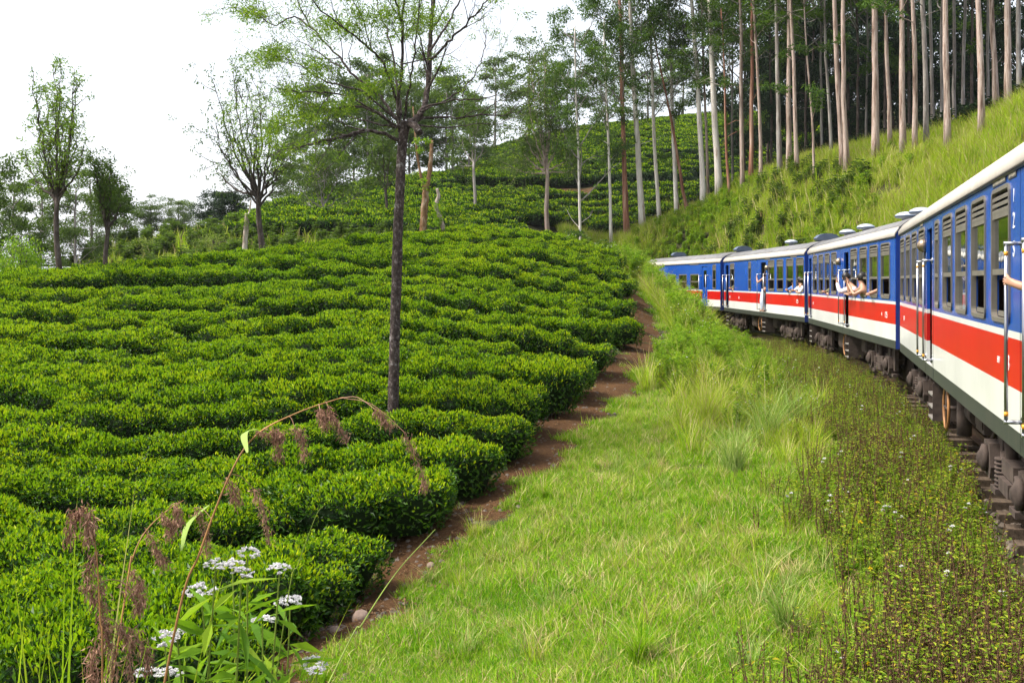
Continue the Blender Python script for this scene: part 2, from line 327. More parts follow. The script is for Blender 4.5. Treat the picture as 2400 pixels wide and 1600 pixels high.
GZ = land(_gx, _gy)
_td = track_dist(_gx, _gy); _f = sstep(2.0, 3.4, np.abs(_td)); GZ = GZ * _f + (-0.27) * (1 - _f)
_rg = np.random.default_rng(5)
GZ += (_rg.normal(size=GZ.shape) * 0.035) * _f
def H(x, y):                                                            # ground height
    x = np.asarray(x, float); y = np.asarray(y, float)
    i = np.clip(np.searchsorted(GX, x) - 1, 0, len(GX) - 2); j = np.clip(np.searchsorted(GY, y) - 1, 0, len(GY) - 2)
    a = np.clip((x - GX[i]) / (GX[i + 1] - GX[i]), 0, 1); b = np.clip((y - GY[j]) / (GY[j + 1] - GY[j]), 0, 1)
    return GZ[i, j] * (1 - a) * (1 - b) + GZ[i + 1, j] * a * (1 - b) + GZ[i, j + 1] * (1 - a) * b + GZ[i + 1, j + 1] * a * b
def onland(x, y): return np.array((x, y, float(H(x, y))))

m, t, o = mat_new('hill soil')
_c1 = ramp(t, noise(t, 0.8, 6, 0.65, coord='Position'), [(0.3, (0.022, 0.024, 0.010)), (0.55, (0.045, 0.045, 0.018)), (0.75, (0.075, 0.060, 0.028))])
pbr(t, o, _c1, 0.95, 0.1, 0, noise(t, 9, 5, 0.7, coord='Position'), 0.6, 0.05); M['soil'] = m
mb = MB(); nx, ny = len(GX), len(GY)
_i, _j = np.meshgrid(np.arange(nx - 1), np.arange(ny - 1), indexing='ij')
mb.add(np.stack([_gx, _gy, GZ], -1).reshape(-1, 3), np.stack([_i * ny + _j, (_i + 1) * ny + _j, (_i + 1) * ny + _j + 1, _i * ny + _j + 1], -1).reshape(-1, 4), 0, True)
tag(mb.build('ground', M['soil']), kind='structure')

# the bare red-brown footpath below the tea, draped just above the ground
m, t, o = mat_new('path earth')
_n1 = noise(t, 1.3, 6, 0.7, coord='Position'); _n2 = noise(t, 22, 5, 0.75, coord='Position')
_c = mixc(t, 0.45, ramp(t, _n1, [(0.3, (0.026, 0.014, 0.007)), (0.55, (0.070, 0.037, 0.016)), (0.75, (0.13, 0.072, 0.032))]), ramp(t, _n2, [(0.35, (0.020, 0.011, 0.006)), (0.7, (0.18, 0.09, 0.04))]))
pbr(t, o, _c, 0.95, 0.1, 0, _n2, 0.8, 0.05); M['path'] = m
PC = catmull(PATH[:, :2], 12); _pt = np.gradient(PC, axis=0); _pt /= np.linalg.norm(_pt, axis=1)[:, None]; _pr = np.stack([_pt[:, 1], -_pt[:, 0]], -1)
_wl = np.interp(PC[:, 1], [9, 13, 18, 23, 30, 40, 50, 56], [0.62, 0.58, 0.58, 0.66, 0.8, 0.88, 0.65, 0.4]); _rs = np.random.default_rng(3); _w2 = [np.convolve(_rs.normal(size=len(PC) + 8), np.ones(6) / 6, 'same')[:len(PC)] for _ in range(2)]
rows = []
for k in np.linspace(-2.1, 1, 9):
    e = PC + _pr * (_wl * k + 0.3 * _w2[int(k > 0)] * abs(k))[:, None]
    rows.append(np.stack([e[:, 0], e[:, 1], H(e[:, 0], e[:, 1]) + 0.035 - 0.05 * min(1, abs(k)) ** 3], -1))
V = np.stack(rows, 1); mrow = len(PC); mb = MB(); _i, _j = np.meshgrid(np.arange(mrow - 1), np.arange(8), indexing='ij')
mb.add(V.reshape(-1, 3), np.stack([_i * 9 + _j, _i * 9 + _j + 1, (_i + 1) * 9 + _j + 1, (_i + 1) * 9 + _j], -1).reshape(-1, 4), 0, True)
tag(mb.build('footpath', M['path']), kind='structure')
def pathx(y): return np.interp(y, PC[:, 1], PC[:, 0])
def path_off(x, y): # distance right of the path's centre line (approx., measured square to it)
    x = np.asarray(x, float); y = np.asarray(y, float)
    sl = np.interp(y, PC[:, 1], _pt[:, 1]); return (x - pathx(y)) * sl

# ------------------------------------------------------------------ instanced ground cover ("stuff")
def scatter(name, protos, pos, scl, rotz, label, cat=None, tilt=None, vid=None, rng=None):
    """one object of kind stuff: prototype meshes set on points by geometry nodes"""
    coll = bpy.data.collections.new(name + '_pieces')
    for k, me in enumerate(protos):
        ob = bpy.data.objects.new('%s_piece_%02d' % (name, k), me); coll.objects.link(ob)
    n = len(pos); me = bpy.data.meshes.new(name); me.vertices.add(n); me.vertices.foreach_set('co', np.asarray(pos, np.float32).ravel())
    rot = np.zeros((n, 3), np.float32); rot[:, 2] = rotz
    if tilt is not None: rot[:, 0] = tilt[0]; rot[:, 1] = tilt[1]
    a = me.attributes.new('rot', 'FLOAT_VECTOR', 'POINT'); a.data.foreach_set('vector', rot.ravel())
    sc = np.asarray(scl, np.float32); sc = np.repeat(sc[:, None], 3, 1) if sc.ndim == 1 else sc
    a = me.attributes.new('scl', 'FLOAT_VECTOR', 'POINT'); a.data.foreach_set('vector', np.ascontiguousarray(sc, np.float32).ravel())
    a = me.attributes.new('vid', 'INT', 'POINT'); a.data.foreach_set('value', (vid if vid is not None else np.arange(n) * 7919 % len(protos)).astype(np.int32))
    ob = bpy.data.objects.new(name, me); COL.objects.link(ob)
    g = bpy.data.node_groups.new(name, 'GeometryNodeTree'); g.interface.new_socket('Geometry', in_out='INPUT', socket_type='NodeSocketGeometry'); g.interface.new_socket('Geometry', in_out='OUTPUT', socket_type='NodeSocketGeometry')
    N = g.nodes.new; gi = N('NodeGroupInput'); go = N('NodeGroupOutput'); ip = N('GeometryNodeInstanceOnPoints'); ci = N('GeometryNodeCollectionInfo')
    ci.inputs['Collection'].default_value = coll; ci.inputs['Separate Children'].default_value = True; ci.inputs['Reset Children'].default_value = True
    ip.inputs['Pick Instance'].default_value = True
    def at(nm, ty): x = N('GeometryNodeInputNamedAttribute'); x.data_type = ty; x.inputs['Name'].default_value = nm; return [s for s in x.outputs if s.enabled and s.name == 'Attribute'][0]
    L = g.links.new
    er = N('FunctionNodeEulerToRotation'); L(at('rot', 'FLOAT_VECTOR'), er.inputs[0])
    L(gi.outputs[0], ip.inputs['Points']); L(ci.outputs[0], ip.inputs['Instance']); L(at('vid', 'INT'), ip.inputs['Instance Index']); L(er.outputs[0], ip.inputs['Rotation']); L(at('scl', 'FLOAT_VECTOR'), ip.inputs['Scale']); L(ip.outputs[0], go.inputs[0])
    md = ob.modifiers.new('scatter', 'NODES'); md.node_group = g
    tag(ob, label, cat, None, 'stuff'); return ob
# ------------------------------------------------------------------ railway track
M['rail'] = simple('worn rail steel', (0.16, 0.10, 0.07), 0.45, 0.5, 0.7, 0.4, 5)
M['sleeper'] = simple('old wooden sleeper', (0.085, 0.062, 0.045), 0.9, 0.15, 0, 0.5, 4, 0.5, stretch=(1, 6, 6))
M['stone'] = simple('ballast stone', (0.13, 0.105, 0.085), 0.9, 0.2, 0, 0.6, 5, 0.4)
trk = empty('railway_track', (TRACK[20][0], TRACK[20][1], 0)); tag(trk, 'single railway track with wooden sleepers under the blue train', 'railway track')
def offset_line(off): return TRACK + _rt * off
_tl = TRACK[10:]; _tr = _rt[10:]
for sgn in (-1, 1):
    c = _tl + _tr * 0.838 * sgn; prof = [(-0.07, -0.16), (0.07, -0.16), (0.07, -0.145), (0.012, -0.12), (0.012, -0.045), (0.036, -0.035), (0.036, 0.0), (-0.036, 0.0), (-0.036, -0.035), (-0.012, -0.045), (-0.012, -0.12), (-0.07, -0.145)]
    V = np.stack([np.stack([c[:, 0] + _tr[:, 0] * a, c[:, 1] + _tr[:, 1] * a, np.full(len(c), b)], -1) for a, b in prof], 1); n = len(prof)
    i, j = np.meshgrid(np.arange(len(c) - 1), np.arange(n), indexing='ij'); j2 = (j + 1) % n
    mb = MB(); mb.add(V.reshape(-1, 3), np.stack([i * n + j, i * n + j2, (i + 1) * n + j2, (i + 1) * n + j], -1).reshape(-1, 4))
    mb.build('rail', M['rail'], trk, (-trk.location.x, -trk.location.y, 0))
mb = MB(); mb.box(-0.125, 0.125, -1.37, 1.37, -0.29, -0.162); _sm = mb.mesh('sleeper', M['sleeper'])
_ln = np.concatenate([[0], np.cumsum(np.linalg.norm(np.diff(TRACK, axis=0), axis=1))]); _rs = random.Random(4)
for k in range(70):
    s_ = 25 + k * 0.72; i = int(np.searchsorted(_ln, s_)) - 1; f = (s_ - _ln[i]) / (_ln[i + 1] - _ln[i]); p = TRACK[i] * (1 - f) + TRACK[i + 1] * f
    so_ = linkobj('sleeper', _sm, trk); so_.location = (p[0] - trk.location.x, p[1] - trk.location.y, _rs.uniform(-0.015, 0.01)); so_.rotation_euler[2] = math.atan2(_t[i][1], _t[i][0]) + _rs.uniform(-0.03, 0.03)

# ------------------------------------------------------------------ coaches
def paint(name, col, rough=0.28, dirt=0.35, coat=0.5):
    m, t, o = mat_new(name)
    n = noise(t, 0.9, 5, 0.6); c = ramp(t, n, [(0.3, tuple(x * 0.88 for x in col)), (0.7, tuple(min(1, x * 1.06) for x in col))])
    s1 = noise(t, 3.0, 5, 0.7, stretch=(2.2, 2.2, 0.12))
    k = t.nodes.new('ShaderNodeMapRange'); k.inputs[1].default_value = 0.52; k.inputs[2].default_value = 0.85; k.inputs[4].default_value = dirt; t.links.new(s1, k.inputs[0])
    c = mixc(t, k.outputs[0], c, (0.16, 0.12, 0.09))
    w = noise(t, 1.1, 2, 0.5); pbr(t, o, c, rough, 0.5, 0, w, 0.10, 0.03, coat); return m
M['blue'] = paint('blue coach paint', (0.006, 0.075, 0.40), 0.27, 0.12, 0.3); M['red'] = paint('red coach paint', (0.50, 0.004, 0.004), 0.36, 0.10, 0.04); M['white'] = paint('white coach paint', (0.76, 0.77, 0.75), 0.32, 0.12)
M['end_blue'] = paint('dark blue end paint', (0.008, 0.045, 0.28), 0.45, 0.5, 0.1); M['skirt'] = paint('dark solebar paint', (0.030, 0.036, 0.028), 0.55, 0.3, 0.0)
M['roof_cream'] = simple('cream roof paint', (0.42, 0.385, 0.34), 0.6, 0.3, 0, 0.12, 2.5, 0, 0, None, (1.6, (0.25, 0.2, 0.15), 0.5, (0.25, 3, 3)))
M['roof_grey'] = simple('grey roof sheet', (0.17, 0.17, 0.175), 0.7, 0.3, 0, 0.3, 3.0, 0, 0, None, (1.2, (0.07, 0.055, 0.045), 0.8))
M['roof_unit'] = simple('blue-grey vent paint', (0.085, 0.11, 0.16), 0.55, 0.4, 0, 0.2, 4)
M['vent_white'] = simple('pale vent metal', (0.42, 0.46, 0.52), 0.4, 0.5, 0.2, 0.15, 6)
M['frame'] = simple('grey window frame', (0.17, 0.155, 0.13), 0.5, 0.4, 0.3, 0.18, 8, 0, 0, None, (5, (0.12, 0.1, 0.08), 0.6))
M['lining'] = simple('cream coach lining', (0.62, 0.62, 0.52), 0.6, 0.3, 0, 0.1, 2)
M['floor'] = simple('coach floor', (0.06, 0.055, 0.05), 0.8, 0.2)
M['seat'] = simple('brown seat cover', (0.075, 0.040, 0.030), 0.7, 0.3, 0, 0.3, 6)
M['chrome'] = simple('polished handrail', (0.36, 0.37, 0.40), 0.3, 0.5, 0.9, 0.1, 10)
M['under'] = simple('brake dust on iron', (0.065, 0.048, 0.040), 0.85, 0.25, 0.1, 0.45, 6, 0.4)
M['under_light'] = simple('pale worn step edge', (0.22, 0.20, 0.18), 0.6, 0.4, 0.2, 0.25, 9)
M['under_dark'] = simple('black iron', (0.022, 0.019, 0.017), 0.8, 0.25, 0.1, 0.5, 6)
M['ring'] = simple('orange brown brake wheel paint', (0.26, 0.12, 0.04), 0.55, 0.4, 0, 0.3, 9)
M['bronze'] = simple('bronze lamp', (0.33, 0.25, 0.17), 0.32, 0.5, 0.8, 0.2, 8)
M['amber'] = simple('amber tape', (0.75, 0.33, 0.03), 0.5, 0.4)
M['lettering'] = simple('white lettering', (0.80, 0.80, 0.78), 0.6, 0.3, 0, 0.05)
M['plate'] = simple('dark name plate', (0.055, 0.055, 0.06), 0.5, 0.4, 0, 0.2); M['plate_mark'] = simple('pale plate marks', (0.42, 0.38, 0.30), 0.7, 0.2)
m, t, o = mat_new('window glass')
gl = t.nodes.new('ShaderNodeBsdfGlossy'); gl.inputs['Roughness'].default_value = 0.03; gl.inputs['Color'].default_value = (0.85, 0.9, 0.92, 1)
tr = t.nodes.new('ShaderNodeBsdfTransparent'); tr.inputs['Color'].default_value = (0.14, 0.16, 0.16, 1)
fr = t.nodes.new('ShaderNodeFresnel'); fr.inputs['IOR'].default_value = 1.6
bp = t.nodes.new('ShaderNodeBump'); bp.inputs['Strength'].default_value = 0.12; bp.inputs['Distance'].default_value = 0.02; t.links.new(noise(t, 2.2, 2, 0.5), bp.inputs['Height']); t.links.new(bp.outputs[0], gl.inputs['Normal'])
mr = t.nodes.new('ShaderNodeMapRange'); mr.inputs[1].default_value = 0; mr.inputs[2].default_value = 0.6; mr.inputs[3].default_value = 0.2; mr.inputs[4].default_value = 0.95; t.links.new(fr.outputs[0], mr.inputs[0])
mx = t.nodes.new('ShaderNodeMixShader'); t.links.new(mr.outputs[0], mx.inputs[0]); t.links.new(tr.outputs[0], mx.inputs[1]); t.links.new(gl.outputs[0], mx.inputs[2]); t.links.new(mx.outputs[0], o.inputs[0]); M['glass'] = m

Z_SK0, Z_SK1, Z_RED0, Z_STR0, Z_BLUE0, Z_EAVE = 0.93, 1.11, 1.465, 1.90, 1.965, 3.45
def rrect(x0, x1, z0, z1, r, n=4):
    c = [(x1 - r, z1 - r, 0), (x0 + r, z1 - r, 90), (x0 + r, z0 + r, 180), (x1 - r, z0 + r, 270)]
    return [(cx + r * math.cos(R(a + 90 * k / n)), cz + r * math.sin(R(a + 90 * k / n))) for cx, cz, a in c for k in range(n + 1)]
def ring_mesh(name, outer, inner, y0, y1, mat):
    n = len(outer); V = [(p[0], y, p[1]) for y in (y0, y1) for ring in (outer, inner) for p in ring]; F = []
    for i in range(n):
        j = (i + 1) % n
        F += [(i, j, n + j, n + i), (2 * n + i, 3 * n + i, 3 * n + j, 2 * n + j), (i, 2 * n + i, 2 * n + j, j), (n + i, n + j, 3 * n + j, 3 * n + i)]
    return MB().add(V, F).mesh(name, mat)
def wall_mesh(name, xa, xb, za, zb, holes, y_out, y_in, mats):
    """sheet with rectangular openings: outer face (mat 0), inner face (mat 1) and reveals, one connected mesh"""
    xs = sorted({xa, xb} | {min(max(h[k], xa), xb) for h in holes for k in (0, 1)}); zs = sorted({za, zb} | {min(max(h[k], za), zb) for h in holes for k in (2, 3)})
    nx_, nz_ = len(xs) - 1, len(zs) - 1
    solid = [[not any(h[0] <= (xs[i] + xs[i + 1]) / 2 <= h[1] and h[2] <= (zs[j] + zs[j + 1]) / 2 <= h[3] for h in holes) for j in range(nz_)] for i in range(nx_)]
    idx = {}; V = []
    def vid(i, j, s):
        if (i, j, s) not in idx: idx[(i, j, s)] = len(V); V.append((xs[i], y_out if s == 0 else y_in, zs[j]))
        return idx[(i, j, s)]
    Fo, Fi = [], []
    ok = lambda i, j: 0 <= i < nx_ and 0 <= j < nz_ and solid[i][j]
    for i in range(nx_):
        for j in range(nz_):
            if not solid[i][j]: continue
            Fo.append((vid(i, j, 0), vid(i, j + 1, 0), vid(i + 1, j + 1, 0), vid(i + 1, j, 0))); Fi.append((vid(i, j, 1), vid(i + 1, j, 1), vid(i + 1, j + 1, 1), vid(i, j + 1, 1)))
            if not ok(i - 1, j): Fo.append((vid(i, j, 0), vid(i, j, 1), vid(i, j + 1, 1), vid(i, j + 1, 0)))
            if not ok(i + 1, j): Fo.append((vid(i + 1, j, 0), vid(i + 1, j + 1, 0), vid(i + 1, j + 1, 1), vid(i + 1, j, 1)))
            if not ok(i, j - 1): Fo.append((vid(i, j, 0), vid(i + 1, j, 0), vid(i + 1, j, 1), vid(i, j, 1)))
            if not ok(i, j + 1): Fo.append((vid(i, j + 1, 0), vid(i, j + 1, 1), vid(i + 1, j + 1, 1), vid(i + 1, j + 1, 0)))
    if not Fo: return None
    b = MB(); b.add(V, Fo, 0); b.add(np.zeros((0, 3)), [tuple(q - b.n for q in f) for f in Fi], 1)
    return b.mesh(name, mats)

WW, WZ0, WZ1 = 1.02, 2.02, 3.29
_fo = rrect(-WW / 2, WW / 2, WZ0, WZ1, 0.10); _fi = rrect(-WW / 2 + 0.034, WW / 2 - 0.034, WZ0 + 0.04, WZ1 - 0.04, 0.07)
me_frame = ring_mesh('window_frame', _fo, _fi, 0.018, -0.035, M['frame'])
me_slat = MB().prism([(0.012, 0.0), (-0.03, 0.035), (-0.03, 0.062), (0.012, 0.030)], -WW / 2 + 0.045, WW / 2 - 0.045, 'x').mesh('louvre_slat', M['frame'])
me_bar = MB().box(-WW / 2 + 0.045, WW / 2 - 0.045, -0.03, 0.010, 0, 0.055).mesh('sash_bar', M['frame'])
me_pane = MB().box(-WW / 2 + 0.048, WW / 2 - 0.048, -0.022, -0.016, 2.52, 3.0).mesh('pane', M['glass'])
me_pane_low = MB().box(-WW / 2 + 0.048, WW / 2 - 0.048, -0.030, -0.024, 2.065, 2.50).mesh('pane', M['glass'])
me_guard = MB().box(-WW / 2 + 0.05, WW / 2 - 0.05, -0.05, -0.04, 2.068, 2.12).mesh('sill_rail', M['frame'])
NW = 0.52
me_nframe = ring_mesh('window_frame', rrect(-NW / 2, NW / 2, WZ0, WZ1, 0.09), rrect(-NW / 2 + 0.045, NW / 2 - 0.045, WZ0 + 0.05, WZ1 - 0.05, 0.05), 0.018, -0.035, M['frame'])
me_nslat = MB().prism([(0.012, 0.0), (-0.03, 0.035), (-0.03, 0.062), (0.012, 0.030)], -NW / 2 + 0.04, NW / 2 - 0.04, 'x').mesh('louvre_slat', M['frame'])
me_nbar = MB().box(-NW / 2 + 0.04, NW / 2 - 0.04, -0.03, 0.010, 0, 0.055).mesh('sash_bar', M['frame'])
me_npane = MB().box(-NW / 2 + 0.043, NW / 2 - 0.043, -0.022, -0.016, 2.07, 3.0).mesh('pane', M['glass'])
SW, SZ0, SZ1 = 1.5, 1.98, 2.82                                           # the low two-pane windows of the farther coach
me_sframe = ring_mesh('window_frame', rrect(-SW / 2, SW / 2, SZ0, SZ1, 0.10), rrect(-SW / 2 + 0.06, SW / 2 - 0.06, SZ0 + 0.06, SZ1 - 0.06, 0.06), 0.018, -0.035, M['frame'])
me_sbar = MB().box(-SW / 2 + 0.05, SW / 2 - 0.05, -0.03, 0.010, 2.37, 2.43).mesh('sash_bar', M['frame'])
me_span = MB().box(-SW / 2 + 0.055, SW / 2 - 0.055, -0.022, -0.016, 2.435, 2.77).mesh('pane', M['glass']); me_span2 = MB().box(-SW / 2 + 0.055, SW / 2 - 0.055, -0.022, -0.016, 2.03, 2.365).mesh('pane', M['glass'])
_b = MB(); _b.tube([(0, 0.13, 1.22), (0, 0.13, 2.72)], 0.016, 8); me_pole = _b.mesh('handrail', M['chrome'])
_b = MB(); _b.tube([(0, -0.01, 0), (0, 0.15, 0)], 0.018, 8); _b.tube([(0, -0.004, 0), (0, 0.012, 0)], 0.045, 10); me_brk = _b.mesh('bracket', M['chrome'])
me_band = MB().tube([(0, 0.13, 0), (0, 0.13, 0.035)], 0.0175, 8).mesh('amber_band', M['amber'])
# roof vents
_b = MB(); _b.lathe([(0.10, 0), (0.10, 0.10), (0.24, 0.12), (0.27, 0.16), (0.25, 0.21), (0.15, 0.26), (0.02, 0.28)], 14); me_mush = _b.mesh('roof_vent', M['vent_white'])
_b = MB(); _b.lathe([(0.256, 0.135), (0.276, 0.155), (0.276, 0.172), (0.256, 0.185)], 14); me_mrim = _b.mesh('vent_rim', M['roof_unit'])
_b = MB(); _b.prism([(-0.48, 0.10), (0.48, 0.10), (0.56, 0.20), (0.40, 0.36), (0.16, 0.43), (-0.16, 0.43), (-0.40, 0.36), (-0.56, 0.20)], -0.30, 0.30, 'x'); _b.box(-0.22, 0.22, -0.36, 0.36, -0.12, 0.12); _b.V = [v * np.array((0.78, 0.8, 0.78)) for v in _b.V]; me_hood = _b.mesh('roof_vent_hood', M['roof_unit'])
# running gear
def bogie_meshes():
    d = {}
    b = MB(); poly = [(-1.45, 0.62), (-1.3, 0.80), (-0.55, 0.80), (-0.35, 0.66), (0.35, 0.66), (0.55, 0.80), (1.3, 0.80), (1.45, 0.62), (1.3, 0.50), (0.6, 0.50), (0.4, 0.40), (-0.4, 0.40), (-0.6, 0.50), (-1.3, 0.50)]
    b.prism(poly, 0.98, 1.10, 'y'); b.prism(poly, -1.10, -0.98, 'y'); b.box(-0.22, 0.22, -0.98, 0.98, 0.5, 0.72); d['bogie_frame'] = (b.mesh('bogie_frame', M['under']), [(0, 0, 0)])
    b = MB(); Mx = Matrix.Rotation(R(90), 4, 'X')
    for sg in (-1, 1): b.lathe([(0.10, -0.065), (0.44, -0.065), (0.455, -0.055), (0.485, -0.03), (0.485, -0.045), (0.36, 0.05), (0.10, 0.07)], 22, Matrix.Translation((0, 0.84 * sg, 0)) @ (Mx if sg < 0 else Matrix.Rotation(R(-90), 4, 'X')))
    b.tube([(0, -1.0, 0), (0, 1.0, 0)], 0.075, 10); d['wheelset'] = (b.mesh('wheelset', M['under']), [(-1.05, 0, 0.455), (1.05, 0, 0.455)])
    b = MB(); b.prism([(-0.20, -0.17), (0.20, -0.17), (0.25, -0.05), (0.20, 0.20), (-0.20, 0.20), (-0.25, -0.05)], 1.105, 1.30, 'y')
    b.lathe([(0.15, 0), (0.15, 0.05), (0.09, 0.07), (0.05, 0.10)], 12, Matrix.Translation((0, 1.30, 0.02)) @ Matrix.Rotation(R(-90), 4, 'X')); b.box(-0.42, 0.42, 1.13, 1.24, -0.24, -0.172); d['axle_box'] = (b.mesh('axle_box', M['under']), [(-1.05, 0, 0.46), (1.05, 0, 0.46)])
    b = MB()
    for k in range(7): b.lathe([(0.06, k * 0.045), (0.115, k * 0.045), (0.115, k * 0.045 + 0.024), (0.06, k * 0.045 + 0.024)], 12, Matrix.Translation((0, 1.18, 0.20)))
    b.tube([(0, 1.18, 0.12), (0, 1.18, 0.56)], 0.058, 8); b.box(-0.16, 0.16, 1.05, 1.31, 0.13, 0.19); d['spring'] = (b.mesh('spring', M['under']), [(-0.58, 0, 0.06), (0.58, 0, 0.06)])
    b = MB(); b.tube([(0.30, 1.16, 0.42), (0.18, 1.20, 0.86)], 0.065, 10); d['damper'] = (b.mesh('damper', M['under']), [(0, 0, 0)])
    b = MB(); b.prism([(-0.1, 0.35), (0.1, 0.35), (0.16, 0.80), (0.05, 0.92), (-0.08, 0.92), (-0.16, 0.80)], 1.115, 1.20, 'y'); d['hanger_bracket'] = (b.mesh('hanger_bracket', M['under']), [(-0.78, 0, 0), (0.82, 0, 0), (-1.32, 0, 0)])
    b = MB(); b.box(-0.34, 0.34, 1.10, 1.26, 0.44, 0.60); b.box(-0.28, 0.28, 1.16, 1.30, 0.28, 0.42); d['bolster_box'] = (b.mesh('bolster_box', M['under']), [(0, 0, 0)])
    b = MB(); b.tube([(-0.52, 0.9, 0.80), (-0.50, 0.9, 0.30)], 0.035, 6); b.prism([(-0.56, 0.22), (-0.46, 0.20), (-0.42, 0.42), (-0.52, 0.48)], 0.78, 0.92, 'y'); b.tube([(-0.50, 0.86, 0.22), (0.5, 0.86, 0.22)], 0.025, 6); b.prism([(0.56, 0.22), (0.46, 0.20), (0.42, 0.42), (0.52, 0.48)], 0.78, 0.92, 'y'); d['brake_rigging'] = (b.mesh('brake_rigging', M['under']), [(0, 0, 0)])
    return d
BOG = bogie_meshes()
_b = MB()
for sg in (-1, 1): _b.prism([(1.00, 0.28), (1.40, 0.28), (1.40, 0.84), (1.34, 0.90), (1.00, 0.90)], sg * 0.30 - 0.012, sg * 0.30 + 0.012, 'x')
_b.box(-0.288, 0.288, 1.0, 1.02, 0.28, 0.90); me_ladder = _b.mesh('step_box', M['under'])
me_tread = MB().box(-0.288, 0.288, 1.021, 1.408, 0, 0.028).mesh('tread', M['under_light'])
_b = MB(); _a = np.linspace(0, 2 * math.pi, 25)
_b.tube(np.stack([0.30 * np.cos(_a), 0 * _a, 0.30 * np.sin(_a)], -1), 0.022, 6, 0, False); me_hw = _b.mesh('brake_handwheel', M['ring'])
_b = MB(); _b.tube([(-0.28, 0, 0), (0.28, 0, 0)], 0.014, 6); _b.tube([(0, 0, -0.28), (0, 0, 0.28)], 0.014, 6); _b.tube([(0, 0.02, 0), (0, -0.35, 0)], 0.03, 8); me_spoke = _b.mesh('spokes', M['under'])

def text_mesh(s, size, mat):
    c = bpy.data.curves.new('lettering', 'FONT'); c.body = s; c.size = size; c.extrude = 0.0015; c.align_x = 'CENTER'
    ob = bpy.data.objects.new('tmp', c); COL.objects.link(ob); dg = bpy.context.evaluated_depsgraph_get(); me = bpy.data.meshes.new_from_object(ob.evaluated_get(dg))
    me.name = 'lettering'; me.materials.clear(); me.materials.append(mat); bpy.data.objects.remove(ob); return me
FACE = Matrix(((-1, 0, 0, 0), (0, 0, 1, 0), (0, 1, 0, 0), (0, 0, 0, 1)))   # lettering plane onto the near side of a coach

